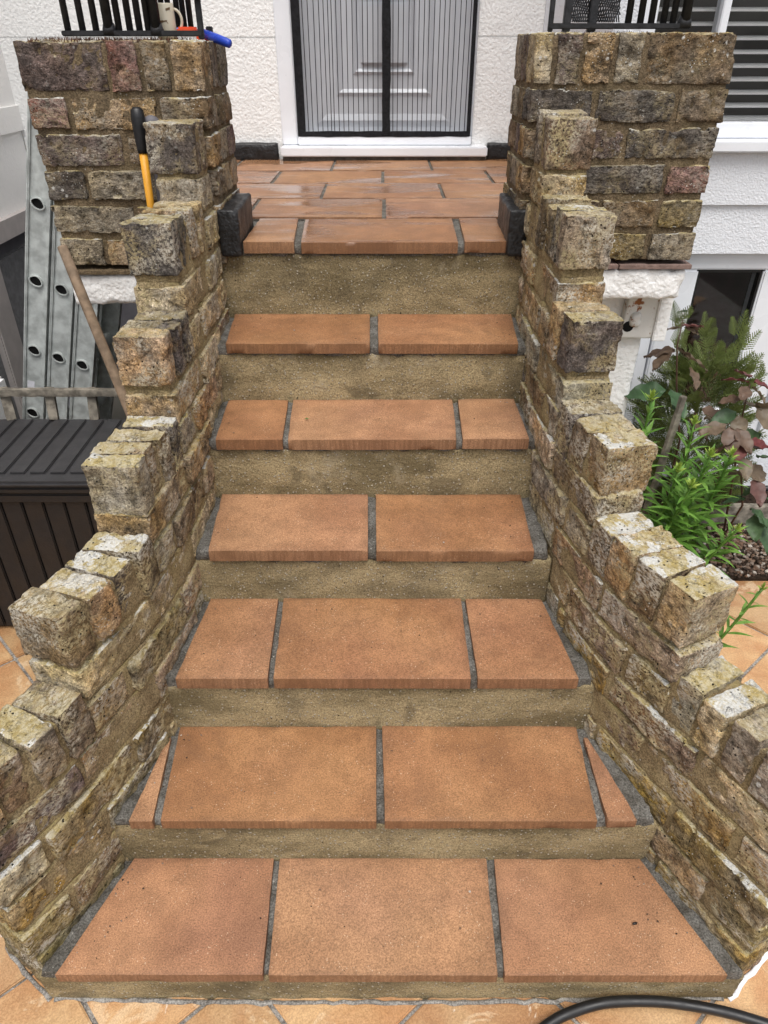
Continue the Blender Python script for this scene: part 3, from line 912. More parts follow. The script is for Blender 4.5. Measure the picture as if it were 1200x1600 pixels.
# ------------------------------------------------------------------ house
YF = 3.77
house = thing('house', (0, YF, 0), 'white roughcast house front with the grey door behind the landing', 'house')
def wall_panel(name, x0, x1, z0, z1, y, t, mat, parent=house):
    return MB().box(x0, x1, y, y + t, z0, z1).build(name, mat, parent)
wall_panel('wall', -1.70, -0.478, 1.02, 1.62, YF, 0.25, M['render'])
wall_panel('wall', -1.70, -0.478, 1.626, 3.6, YF + 0.001, 0.25, M['render'])
wall_panel('wall', -1.70, -0.478, 1.610, 1.636, YF + 0.006, 0.2, M['render'])
wall_panel('wall', 0.415, 0.699, 1.02, 1.624, YF, 0.25, M['render'])
wall_panel('wall', 0.415, 0.699, 1.630, 3.6, YF + 0.001, 0.25, M['render'])
wall_panel('wall', 0.415, 0.699, 1.61, 1.64, YF + 0.006, 0.2, M['render'])
wall_panel('wall', -0.478, 0.415, 3.3, 3.6, YF, 0.25, M['render'])
wall_panel('basement_wall', -1.70, 0.9, -0.1, 1.02, YF - 0.02, 0.25, M['greydoor'])
# black bitumen skirting along the wall foot
for x0, x1 in ((-1.10, -0.50), (0.488, 0.69)):
    P, Fq = rough_box(x1 - x0, 0.05, 0.075, res=0.012, r=0.008, chip=0.012, amp=0.004, freq=25, amp2=0.001)
    link('skirting', mesh_quads('skirting', P, Fq), M['bitumen'], house, ((x0 + x1) / 2, YF - 0.012, 1.172))
# front door
door = MB().box(-0.405, 0.41, YF + 0.045, YF + 0.10, 1.235, 3.25).build('front_door', M['door'], house)
def ring(x0, x1, z0, z1, w, y0, y1, name, mat, parent):
    mb = MB()
    o = [(x0, z0), (x1, z0), (x1, z1), (x0, z1)]
    i = [(x0 + w, z0 + w), (x1 - w, z0 + w), (x1 - w, z1 - w), (x0 + w, z1 - w)]
    m = [((a[0] + b[0]) / 2, (a[1] + b[1]) / 2) for a, b in zip(o, i)]
    for k in range(4):
        l = (k + 1) % 4
        q = lambda p, y: (p[0], y, p[1])
        mb.quad(q(o[k], y1), q(o[l], y1), q(m[l], y0), q(m[k], y0))
        mb.quad(q(m[k], y0), q(m[l], y0), q(i[l], y1), q(i[k], y1))
    return mb.build(name, mat, parent)
for zz in (0.0, 0.98):
    ring(-0.325, 0.330, 1.268 + zz, 2.06 + zz, 0.060, YF + 0.036, YF + 0.046, 'panel_moulding', M['door'], door)
    ring(-0.222, 0.222, 1.395 + zz, 1.90 + zz, 0.032, YF + 0.034, YF + 0.046, 'panel_moulding', M['door'], door)
    ring(-0.142, 0.142, 1.480 + zz, 1.79 + zz, 0.026, YF + 0.034, YF + 0.046, 'panel_moulding', M['door'], door)
    MB().prism([(-0.105, 1.52 + zz), (0.105, 1.52 + zz), (0.105, 1.75 + zz), (-0.105, 1.75 + zz)], 'y', YF + 0.030, YF + 0.05).build('raised_panel', M['door'], door, bevel=0.008)
fr_ = MB().box(-0.478, -0.405, YF - 0.012, YF + 0.11, 1.20, 3.3).box(0.41, 0.455, YF + 0.012, YF + 0.11, 1.20, 3.3).box(-0.405, 0.41, YF - 0.01, YF + 0.11, 3.25, 3.3)
fr_.build('door_frame', M['upvc'], house, bevel=0.004)
MB().box(-0.404, 0.409, YF - 0.03, YF + 0.10, 1.20, 1.236).build('threshold', M['upvc'], house, bevel=0.004)
MB().box(-0.480, 0.482, YF - 0.085, YF + 0.08, 1.158, 1.199).build('door_sill', M['upvc'], house, bevel=0.005)
MB().box(-0.476, 0.478, YF - 0.062, YF + 0.08, 1.13, 1.157).build('sill_base', M['cement'], house)
# pleated insect screen hanging in front of the door
scr = thing('insect_screen', (0, YF, 1.24), 'pleated black insect screen with central closing strip hung over the front door', 'screen')
YS = YF - 0.022
MB().box(-0.402, -0.365, YS - 0.006, YS + 0.006, 1.236, 3.2).build('border', M['fabric'], scr, bevel=0.002)
MB().box(0.385, 0.402, YS - 0.006, YS + 0.006, 1.236, 3.2).build('border', M['fabric'], scr, bevel=0.002)
P, Fq = rough_box(0.78, 0.010, 0.024, res=0.008, r=0.003, amp=0.003, freq=14)
link('hem', mesh_quads('hem', P, Fq), M['fabric'], scr, (0.0, YS - 0.003, 1.247))
P, Fq = rough_box(0.038, 0.014, 1.96, res=0.012, r=0.004, amp=0.004, freq=22)
link('centre_strip', mesh_quads('centre_strip', P, Fq), M['fabric'], scr, (0.010, YS - 0.008, 2.226))
x = -0.352; k = 0
while x < 0.384:
    if not (-0.012 < x < 0.032):
        w = random.uniform(-.002, .002)
        MB().tube([(x + w, YS, 1.255), (x + random.uniform(-.002, .002), YS, 1.7), (x + random.uniform(-.003, .003), YS, 3.2)], 0.0018, 5, False).build('pleat', M['fabric'], scr)
    x += random.choice([.0225, .0225, .023, .0205, .0125] if x < -.2 else [.0225, .0228, .022]); k += 1
# side wall on the left with its grey door
SX = -1.70
MB().box(SX - 0.2, SX, 0.9, YF, 1.36, 3.6).build('side_wall', M['render_side'], house)
MB().box(SX - 0.2, SX + 0.012, 0.9, YF, 1.262, 1.362).build('side_band', M['render_side'], house)
MB().box(SX - 0.2, SX - 0.004, 0.9, YF, 0.95, 1.264).build('side_wall', M['render_side'], house)
MB().box(SX - 0.2, SX + 0.03, 2.6, YF - 0.02, 0.87, 0.952).build('lintel', M['greyjamb'], house)
MB().box(SX - 0.2, SX - 0.03, 3.19, YF - 0.02, -0.05, 0.872).build('side_door', M['greydoor'], house)
MB().box(SX - 0.05, SX - 0.018, 3.24, 3.66, 0.10, 0.80).build('door_panel', M['greywall'], house, bevel=0.01)
MB().box(SX - 0.2, SX + 0.02, 3.03, 3.19, -0.05, 0.87).build('door_jamb', M['greyjamb'], house, bevel=0.006)
MB().box(SX - 0.2, SX - 0.01, 0.9, 3.03, -0.05, 0.951).build('side_wall', M['greywall'], house)

# bay with window and basement door on the right
YB = 2.62
bay = thing('house_bay', (1.6, YB, 0), 'white stucco bay with slatted blind window above a glazed basement door', 'house')
MB().box(0.70, 2.7, YB, YB + 0.2, 1.137, 1.300).build('wall', M['render_fine'], bay)
MB().box(0.70, 2.7, YB + 0.012, YB + 0.2, 0.972, 1.136).build('wall', M['render_fine'], bay)
MB().box(0.70, 0.98, YB + 0.003, YB + 0.2, -0.1, 0.971).build('wall', M['render_fine'], bay)
MB().box(0.70, 0.76, YB + 0.205, YF + 0.2, -0.1, 3.4).build('wall', M['render_fine'], bay)
MB().box(0.70, 0.785, YB + 0.004, YB + 0.2, 1.3005, 3.4).build('wall', M['render_fine'], bay)
win = MB().box(0.76, 2.7, YB - 0.035, YB + 0.05, 1.3025, 1.337).build('window_sill', M['upvc'], bay, bevel=0.004)
win = MB().box(0.786, 2.7, YB + 0.02, YB + 0.09, 1.338, 1.385).box(0.786, 0.835, YB + 0.02, YB + 0.09, 1.385, 2.6).build('window_frame', M['upvc'], bay, bevel=0.004)
mx0 = at(1134, 20, YB + 0.03).x
MB().box(mx0 - 0.012, mx0 + 0.012, YB + 0.025, YB + 0.085, 1.56, 2.6).box(mx0 - 0.012, mx0 + 0.012, YB + 0.025, YB + 0.085, 1.385, 1.56).build('glazing_bar', M['upvc'], win, bevel=0.003)
MB().box(0.83, 2.7, YB + 0.052, YB + 0.056, 1.38, 2.6).build('pane', M['glass'], win)
MB().box(0.765, 2.7, YB + 0.9, YB + 0.95, 1.0, 2.6).build('room_wall', M['room'], bay)
MB().box(0.765, 2.7, YB + 0.10, YB + 0.9, 1.32, 1.34).build('room_floor', M['room'], bay)
MB().box(0.765, 2.7, YB + 0.10, YB + 0.95, 2.6, 2.65).build('room_ceiling', M['room'], bay)
blind = thing('venetian_blind', (1.5, YB + 0.12, 1.39), 'pale slatted blind lowered inside the upper right window', 'blind')
z = 1.392
while z < 2.5:
    MB().prism([(YB + 0.10, z - 0.0078), (YB + 0.118, z + 0.000), (YB + 0.136, z + 0.003), (YB + 0.136, z + 0.0045), (YB + 0.118, z + 0.0018), (YB + 0.10, z - 0.0028)], 'x', 0.84, 2.6).build('slat', M['blind'], blind)
    z += 0.0375
MB().tube([(1.35, YB + 0.10, 1.39), (1.35, YB + 0.10, 2.55)], 0.0015, 5).build('cord', M['blind'], blind)
# basement door: white frame and dark glass
YD = YB + 0.06
bd = MB().box(0.981, 2.3, YD - 0.01, YD + 0.08, 0.905, 0.9715).box(1.045, 1.160, YD - 0.01, YD + 0.08, 0.02, 0.904).box(0.981, 1.040, YD, YD + 0.08, 0.02, 0.904).box(1.40, 1.56, YD - 0.01, YD + 0.08, 0.02, 0.904).box(1.161, 1.399, YD - 0.009, YD + 0.08, 0.02, 0.34).build('basement_door', M['upvc'], bay, bevel=0.006)
MB().box(1.155, 1.405, YD + 0.030, YD + 0.034, 0.33, 0.91).build('pane', M['glass'], bd)
MB().box(1.156, 1.171, YD + 0.002, YD + 0.03, 0.338, 0.90).box(1.392, 1.404, YD + 0.002, YD + 0.03, 0.338, 0.90).box(1.171, 1.392, YD + 0.002, YD + 0.03, 0.893, 0.905).build('gasket', M['rubber'], bd)
MB().box(1.0, 1.7, YD + 0.30, YD + 0.33, 0.0, 0.95).build('reflection_curtain', M['reflection_curtain'], bay)  # its plum colour stands in for the reddish reflection on the pane
MB().box(0.98, 2.3, YD + 0.09, YD + 0.33, 0.951, 0.97).build('room_ceiling', M['dark'], bay)
MB().box(0.97, 1.02, YD + 0.09, YD + 0.33, 0.0, 0.95).box(1.60, 1.65, YD + 0.09, YD + 0.3, 0.0, 0.95).build('room_side', M['dark'], bay)
MB().box(1.561, 2.7, YD - 0.03, YD + 0.1, -0.05, 0.904).build('wall', M['render_fine'], bay)

# ------------------------------------------------------------------ railings
def railing(label, x0, x1, y, zb, bars, feet, posts):
    r = thing('iron_railing', ((x0 + x1) / 2, y, zb), label, 'railing')
    MB().box(x0, x1, y - 0.012, y + 0.012, zb, zb + 0.012).build('bottom_rail', M['black'], r, bevel=0.002)
    MB().box(x0, x1, y - 0.02, y + 0.02, 2.42, 2.435).build('top_rail', M['black'], r, bevel=0.002)
    for x in bars:
        MB().tube([(x, y, zb + 0.008), (x, y, 2.425)], 0.0085, 8).build('bar', M['black'], r, smooth=True)
    for x in feet:
        MB().tube([(x, y - 0.004, zb + 0.010), (x, y - 0.004, 2.425)], 0.0125, 8).build('bar', M['black'], r, smooth=True)
        MB().tube([(x, y, zb + 0.004), (x, y, zb + 0.016), (x, y, zb + 0.028)], [0.019, 0.0165, 0.0128], 10).build('foot_collar', M['black'], r, smooth=True)
    for x, w, yy in posts:
        MB().box(x - w, x + w, yy - w, yy + w, zb - 0.006, 2.5).build('post', M['black'], r, bevel=0.002)
    return r
YR = 2.13
lx = [at(u, 45, YR).x for u in (106, 129, 150, 186, 203, 218, 232)]
lf = [at(u, 45, YR).x for u in (171, 245)]
rl = railing('black iron railing on the left pillar, behind it the cream mug', at(98, 50, YR).x, at(317, 50, YR).x, YR, 1.615, lx, lf, [(at(313, 40, YR).x, 0.007, YR)])
YR2 = 2.31
for u in (255, 265, 278, 287, 297):
    X_ = at(u, 30, YR2).x
    MB().tube([(X_, YR2, 1.618), (X_, YR2, 2.42)], 0.0075, 8).build('bar', M['black'], rl, smooth=True)
a, b = at(306, 4, 2.12), at(331, 6, 2.12)
MB().box(-0.50, -0.425, 2.105, 2.118, 1.69, 1.715).build('flat_bar', M['black'], rl, bevel=0.002)
rr = railing('black iron railing hung with dark netting on the right pillar', at(857, 45, YR).x, at(1076, 45, YR).x, YR, 1.630, [at(u, 30, YR).x for u in (982, 1001, 1018, 1037, 1052)], [at(1070, 30, YR).x], [(at(860, 40, YR).x, 0.006, YR), (at(886, 30, YR).x, 0.009, YR), (at(930, 30, YR).x, 0.010, YR + .03)])
net = thing('plastic_netting', (0.51, 2.16, 1.64), 'black diamond netting tied behind the right railing', 'netting')
mb = MB()
nx0, nx1, nz0, nz1 = at(884, 30, 2.16).x, at(970, 30, 2.16).x, 1.645, 2.1
for fam in (1, -1):
    t = -0.6
    while t < 0.7:
        p0, p1 = [], []
        for i in range(31):
            zz = nz0 + (nz1 - nz0) * i / 30
            xx = nx0 + t + fam * (zz - nz0) * 0.45 + 0.002 * math.sin(i * 2.1 + t * 90)
            if nx0 <= xx <= nx1: p0.append((xx, 2.165 + 0.006 * math.sin(xx * 70 + zz * 40), zz))
        if len(p0) > 2: mb.tube(p0, 0.0019, 5, False)
        t += 0.0058
mb.build('mesh_net', M['black'], net)

# mug with brown animal print
mug = thing('mug', (-0.562, 2.20, 1.607), 'cream mug with brown animal print between the left railing\'s bars', 'mug')
mc = at(261, 50, 2.20)
mxx, zm = mc.x, 1.609
prof = [(0.020, zm), (0.0235, zm + 0.003), (0.0245, zm + 0.012), (0.0245, zm + 0.074), (0.0235, zm + 0.076), (0.0222, zm + 0.074), (0.0215, zm + 0.01), (0.0, zm + 0.008)]
V, Fq = [], []
N = 28
for r_, z_ in prof:
    for k in range(N): V.append((mxx + r_ * math.cos(2 * math.pi * k / N), 2.20 + r_ * math.sin(2 * math.pi * k / N), z_))
for i in range(len(prof) - 1):
    for k in range(N): Fq.append((i * N + k, i * N + (k + 1) % N, (i + 1) * N + (k + 1) % N, (i + 1) * N + k))
mb = MB(); mb.v = V; mb.f = [list(q) for q in Fq] + [list(range(N))[::-1]]
cup = mb.build('cup', M['mug'], mug, smooth=True)
hp = [(mxx + 0.0235 + 0.019 * math.sin(t), 2.197, zm + 0.040 + 0.024 * math.cos(t)) for t in np.linspace(0.12, math.pi - 0.12, 12)]
MB().tube(hp, 0.0035, 8).build('handle', M['mug'], mug, smooth=True)
def print_blob(u0, z0, pts):
    mb = MB()
    for (a0, b0, a1, b1, w) in pts:
        n = 5
        for i in range(n):
            t0, t1 = i / n, (i + 1) / n
            def P3(t, s):
                aa = u0 + (a0 + (a1 - a0) * t); zz = z0 + (b0 + (b1 - b0) * t) + s * w
                th = aa / 0.0248
                return (mxx + 0.0249 * math.sin(th), 2.20 - 0.0249 * math.cos(th), zz)
            mb.quad(P3(t0, -1), P3(t1, -1), P3(t1, 1), P3(t0, 1))
    mb.build('print', M['mugprint'], cup)
print_blob(-0.002, zm + 0.036, [(-.010, 0, .002, .002, .0026), (.002, .002, .012, .003, .0014), (.010, .002, .014, -.003, .0012), (-.010, .001, -.013, -.004, .0012), (-.004, -.001, -.003, -.007, .0010)])
print_blob(0.016, zm + 0.062, [(-.006, 0, .006, .003, .0025), (-.004, 0, -.005, -.006, .001), (.004, .002, .006, -.004, .001)])
print_blob(0.014, zm + 0.012, [(-.006, 0, .006, .003, .0024), (-.006, 0, -.008, .006, .001), (.005, .002, .008, -.005, .001)])
print_blob(-0.022, zm + 0.058, [(-.005, 0, .004, .001, .003), (.004, 0, .006, .006, .001)])

# toy water blaster lying on the pillar
toy = thing('toy_water_blaster', (-0.46, 2.26, 1.607), 'orange and blue plastic toy blaster lying beside the mug', 'toy')
yt = 2.27
def toybox(u0, u1, v0, v1, name, mat, d=0.018, y=yt):
    a, b = at(u0, v1, y), at(u1, v0, y)
    return MB().box(a.x, b.x, y - d, y + d, a.z, b.z).build(name, mat, toy, bevel=0.004)
toybox(280, 308, 42, 57, 'body', M['orange'], 0.018, 2.20)
toybox(270, 284, 43, 55, 'trigger_guard', M['lilac'], 0.012, yt + .002)
toybox(309, 326, 46, 64, 'muzzle', M['orange'], 0.016, yt - .01)
p0, p1 = at(318, 52, 2.25), at(358, 68, 2.19)
MB().tube([p0, p0.lerp(p1, .5), p1, p1 + Vector((0.004, 0, -0.001))], [0.010, 0.0115, 0.0105, 0.008], 12).build('barrel', M['blue'], toy, smooth=True)
a = at(327, 44, 2.26); MB().box(a.x - .008, a.x + .008, 2.25, 2.27, a.z - .02, a.z + .004).build('sight', M['rubber'], toy, bevel=0.002)

# ------------------------------------------------------------------ left of the steps: ladder, box, trellis, handles
lad = thing('aluminium_ladder', (-1.35, 2.75, 0), 'tall aluminium extension ladder of three sections standing behind the dark box', 'ladder')
def ladx(z): return -1.149 - 0.2946 * (1.39 - z)
SLOPE = 0.2946
lean = math.atan(SLOPE)
holes0 = [at(57, 318, 2.6).z, at(55, 438, 2.6).z, at(52, 545, 2.6).z, at(48, 645, 2.6).z]
for sec in range(3):
    ox = 0.089 * sec
    yn, yfar = 2.60 + 0.014 * sec, 2.98 - 0.012 * sec
    zt_ = 1.57 - 0.10 * sec
    for ynear, sgn in ((yn, 1), (yfar, -1)):
        mb = MB()
        def lp(z, dx): return ladx(z) + ox + dx
        # web and two flanges, sheared along the lean
        for dx0, dx1, yy0, yy1 in ((0.010, 0.074, ynear + sgn * .008, ynear + sgn * .0105), (0.0, 0.010, ynear, ynear + sgn * .028), (0.074, 0.084, ynear, ynear + sgn * .028), (0.003, 0.006, ynear - sgn * .002, ynear)):
            b0 = len(mb.v)
            za, zb_ = 0.0, zt_
            for z_ in (za, zb_):
                for y_ in (yy0, yy1):
                    for d_ in (dx0, dx1): mb.v.append((lp(z_, d_), y_, z_))
            for q in ((0, 2, 3, 1), (4, 5, 7, 6), (0, 1, 5, 4), (2, 6, 7, 3), (0, 4, 6, 2), (1, 3, 7, 5)): mb.f.append([b0 + i for i in q])
        mb.build('stile', M['alu'], lad)
    zs = [h - 0.285 * sec * 0.0 - 0.012 * sec for h in np.arange(0.06, zt_ - .03, 0.0)] if False else []
    base = holes0[3] - 0.035 * sec
    step_ = (holes0[0] - holes0[3]) / 3
    for i in range(-1, 6):
        z_ = base + step_ * i
        if not (0.03 < z_ < zt_ - 0.04): continue
        cx = ladx(z_) + ox + 0.040
        # D-shaped hollow rung end, rotated with the lean
        n = 18
        prof = []
        for k in range(n):
            t = 2 * math.pi * k / n
            px_, pz_ = 0.0255 * math.cos(t), 0.0200 * math.sin(t)
            if pz_ > 0: px_ *= 1 - 0.30 * (pz_ / 0.0200)
            ca, sa = math.cos(-0.55), math.sin(-0.55)
            prof.append((px_ * ca - pz_ * sa, px_ * sa + pz_ * ca * (1.0)))
        mb = MB(); v0 = 0
        ya, yb_ = yn - 0.001, yfar + 0.001
        for (sc_, y_) in ((1.0, yb_), (1.0, ya), (0.84, ya), (0.84, ya + 0.0065)):
            for px_, pz_ in prof: mb.v.append((cx + px_ * sc_, y_, z_ + pz_ * sc_))
        for s_ in range(3):
            for k in range(n):
                k2 = (k + 1) % n
                mb.f.append([s_ * n + k, s_ * n + k2, (s_ + 1) * n + k2, (s_ + 1) * n + k])
        rg = mb.build('rung', M['alu'], lad, smooth=False)
        mb = MB(); mb.v = [(cx + px_ * .84, ya + 0.006, z_ + pz_ * .84) for px_, pz_ in prof]; mb.f = [list(range(n))]
        mb.build('hollow', M['dark'], rg)
for (u, v, sec) in ((47, 602, 0), (103, 625, 2)):
    c = at(u, v, 2.605 + .014 * sec)
    MB().quad((c.x - .018, c.y, c.z - .030), (c.x + .008, c.y, c.z - .036), (c.x + .022, c.y, c.z + .016), (c.x - .004, c.y, c.z + .022)).build('sticker', M['paper'], lad)

# storage box
bx = thing('storage_box', (-1.15, 1.9, 0), 'dark plastic garden storage box with ribbed lid, left of the steps', 'storage box')
BX0, BX1, BY0, BY1 = -1.66, -0.70, 1.735, 2.10
zl = 0.575
MB().box(BX0, BX1, BY0, BY1, 0.01, zl - 0.055).build('body', M['boxplastic'], bx)
x = BX0
while x < BX1 - 0.02:
    MB().box(x + 0.003, min(x + 0.059, BX1 - 0.002), BY0 - 0.010, BY0 - 0.0005, 0.02, zl - 0.075).build('plank', M['boxplastic'], bx, bevel=0.003)
    x += 0.0615
MB().box(BX0 - .01, BX1 + .01, BY0 - 0.022, BY0 - 0.0005, zl - 0.074, zl - 0.046).build('rim', M['boxplastic'], bx, bevel=0.004)
MB().box(BX0 - .012, BX1 + .012, BY0 - 0.028, BY1 + 0.01, zl - 0.042, zl - 0.020).build('lid_edge', M['boxplastic'], bx, bevel=0.006)
lid = MB().box(BX0 - .014, BX1 + .014, BY0 - 0.032, BY1 + 0.012, zl - 0.019, zl).build('lid', M['lidplastic'], bx, bevel=0.008)
x = BX0 + 0.015
while x < BX1 - 0.02:
    MB().box(x, x + 0.046, BY0 + 0.015, BY1 - 0.004, zl, zl + 0.006).build('rib', M['lidplastic'], lid, bevel=0.003)
    x += 0.0575

# weathered wooden rail on the lid
tr = thing('wooden_rail', (-1.0, 2.09, zl), 'weathered grey wooden rail with short posts lying across the storage box lid', 'wooden rail')
def rail_y(v): return 2.10
a0, a1 = at(-25, 613, 2.105), at(188, 613, 2.105)
P, Fq = rough_box(a1.x - a0.x, 0.022, 0.026, res=0.009, r=0.004, chip=0.005, amp=0.0025, freq=20, amp2=0.001)
P[:, 0] *= 1
link('rail', mesh_quads('rail', P, Fq), M['wood'], tr, ((a0.x + a1.x) / 2, 2.105, a0.z), (0, 0.0, 0))
for (u0, u1) in ((2, 17), (74, 83), (140, 147)):
    t_, b_ = at(u0, 608, 2.118), at(u1, 660, 2.085)
    b_.z = zl + 0.004
    d = t_ - b_
    P, Fq = rough_box(0.030, 0.020, d.length + .004, res=0.009, r=0.003, chip=0.004, amp=0.002, freq=25)
    q = d.to_track_quat('Z', 'Y')
    o = link('post', mesh_quads('post', P, Fq), M['wood'], tr, tuple((t_ + b_) / 2 + Vector((0, 0.012, 0))))
    o.rotation_euler = q.to_euler()

tub = MB().box(-1.72, -1.385, 2.20, 2.45, 0.0, 0.60).build('white_tub', M['white'], None, bevel=0.02, origin=(-1.55, 2.32, 0))
tag(tub, 'white plastic tub showing behind the storage box at the far left', 'tub')

# brown broom handle leaning against the left wall
t_, b_ = at(97, 385, 1.95), at(222, 690, 1.76)
hd = thing('broom_handle', tuple(b_), 'brown wooden broom handle leaning between the ladder and the left wall', 'handle')
dirn = (t_ - b_).normalized()
low = b_ - dirn * (b_.z / dirn.z)
n = 14
mb = MB().tube([low.lerp(t_, i / n) for i in range(n + 1)], [0.0138] * n + [0.0128], 12)
hd.location = low
mb.build('shaft', M['stick'], hd, smooth=True)
# yellow handled tool
t_, b_ = at(213, 167, 2.0), at(237, 330, 1.985)
dirn = (t_ - b_).normalized()
tl = thing('yellow_tool', tuple(b_), 'yellow tool handle with black grip standing behind the left wall', 'tool')
L = (t_ - b_).length
dn = b_ - dirn * (b_.z / dirn.z)
tl.location = dn
MB().tube([dn, b_, t_ - dirn * L * 0.40], [0.0098, 0.0098, 0.0105], 12).build('shaft', M['yellow'], tl, smooth=True)
g0 = t_ - dirn * L * 0.43
MB().tube([g0, g0 + dirn * L * .04, g0 + dirn * L * .2, g0 + dirn * L * .33, g0 + dirn * L * .40, g0 + dirn * L * .43], [0.012, 0.0138, 0.0165, 0.0175, 0.0155, 0.009], 12).build('grip', M['rubber'], tl, smooth=True)
kb = at(236, 187, 2.02)
k2 = thing('rubber_knob', (kb.x, kb.y, kb.z - .05), 'dark grey rubber knob showing behind the topmost left coping brick', 'tool')
MB().tube([Vector((kb.x - .045, 2.025, 0.0)), kb + Vector((-.004, 0, -.10)), kb + Vector((0, 0, -.02)), kb + Vector((0, 0, -.012)), kb, kb + Vector((0, 0, .006)), kb + Vector((0, 0, .010))], [.010, .010, .010, .019, .019, .014, .004], 14).build('knob', M['greydoor'], k2, smooth=True)

# ------------------------------------------------------------------ junction box
JX = 0.022
jb = thing('junction_box', (0.755, 2.16, 0.9), 'rusty white metal box on the white wall under the right pillar', 'box')
yj = 2.172
c0, c1 = at(967, 462, yj - .02) + Vector((JX, 0, 0)), at(1012, 527, yj - .02) + Vector((JX, 0, 0))
P, Fq = rough_box(0.105, 0.03, 0.135, res=0.006, r=0.004, chip=0.006, amp=0.0015, freq=30)
link('case', mesh_quads('case', P, Fq), M['rust'], jb, ((c0.x + c1.x) / 2, yj - 0.008, (c0.z + c1.z) / 2), (0, 0.05, 0.06))
MB().box(c1.x - 0.010, c1.x + 0.030, yj - 0.03, yj + 0.005, c1.z - .01, c0.z).build('side_flange', M['render'], jb, bevel=0.003)
kn = at(982, 500, yj - .03) + Vector((JX, 0, 0))
P, Fq = rough_box(0.036, 0.03, 0.045, res=0.005, r=0.015, chip=0.01, amp=0.004, freq=60)
link('knocked_boss', mesh_quads('knocked_boss', P, Fq), M['rust'], jb, (kn.x, yj - 0.024, kn.z))
MB().tube([(kn.x - .018, yj - .0235, kn.z - .022), (kn.x - .018, yj - .0265, kn.z - .022)], 0.017, 12).build('hole', M['dark'], jb)

# ------------------------------------------------------------------ planting on the right
soil = MB().box(0.80, 2.4, 1.98, 2.60, -0.03, 0.012).build('soil', M['soil'], None, origin=(1.5, 2.3, 0))
tag(soil, kind='structure')
mb = MB()
ico = [(0, 0, 1), (.894, 0, .447), (.276, .851, .447), (-.724, .526, .447), (-.724, -.526, .447), (.276, -.851, .447), (.724, .526, -.447), (-.276, .851, -.447), (-.894, 0, -.447), (-.276, -.851, -.447), (.724, -.526, -.447), (0, 0, -1)]
icof = [(0, 1, 2), (0, 2, 3), (0, 3, 4), (0, 4, 5), (0, 5, 1), (1, 6, 2), (2, 7, 3), (3, 8, 4), (4, 9, 5), (5, 10, 1), (6, 7, 2), (7, 8, 3), (8, 9, 4), (9, 10, 5), (10, 6, 1), (6, 11, 7), (7, 11, 8), (8, 11, 9), (9, 11, 10), (10, 11, 6)]
for _ in range(2600):
    x, y = random.uniform(0.95, 1.75), random.uniform(1.985, 2.30)
    s = random.uniform(.004, .0095)
    sx, sy, sz = s * random.uniform(.7, 1.5), s * random.uniform(.7, 1.3), s * random.uniform(.5, .9)
    b0 = len(mb.v); th = random.uniform(0, 6.3); c_, s_ = math.cos(th), math.sin(th)
    z0_ = 0.012 + random.uniform(0, .010)
    for p in ico:
        j_ = random.uniform(.8, 1.15)
        q = (p[0] * sx * j_, p[1] * sy * j_, p[2] * sz * j_)
        mb.v.append((x + q[0] * c_ - q[1] * s_, y + q[0] * s_ + q[1] * c_, z0_ + q[2]))
    for f_ in icof: mb.f.append([b0 + i for i in f_])
gv = mb.build('gravel', M['gravel'], None, origin=(1.35, 2.15, 0))
tag(gv, 'brown and white gravel chips in the bed by the plants', 'gravel', kind='stuff')
P, Fq = rough_box(1.1, 0.03, 0.10, res=0.014, r=0.004, amp=0.002, freq=15)
ed = link('timber_edging', mesh_quads('timber_edging', P, Fq), M['wood'], None, (1.72, 2.34, 0.04))
tag(ed, 'low timber board edging the gravel bed under the bay', 'edging')
mb = MB().tube([(1.30, 2.42, 0.115), (1.9, 2.42, 0.12)], 0.012, 10).build('drain_pipe', M['black'], None, smooth=True, origin=(1.6, 2.42, 0.1))
tag(mb, 'thin black pipe running along the foot of the bay', 'pipe')

def blade_mesh(name, L, W, droop, fold, seg=6, tip=0.5, cup=0.0):
    V, Fq = [], []
    for i in range(seg + 1):
        t = i / seg
        w = W * 0.5 * (math.sin(math.pi * min(1, (t * (1 - tip) / 0.5) if t < .5 / (1 - tip) * .5 * 2 and False else t) ** 0.85) if True else 0)
        w = W * 0.5 * max(0.02, math.sin(math.pi * (t ** tip)))
        y = L * (t - 0.12 * droop * t * t)
        z = -droop * L * t * t * 0.55
        V += [(-w, y, z + fold * w), (0, y, z), (w, y, z + fold * w)]
    for i in range(seg):
        b = i * 3
        Fq += [(b, b + 1, b + 4, b + 3), (b + 1, b + 2, b + 5, b + 4)]
    return mesh_quads(name, np.array(V), np.array(Fq))

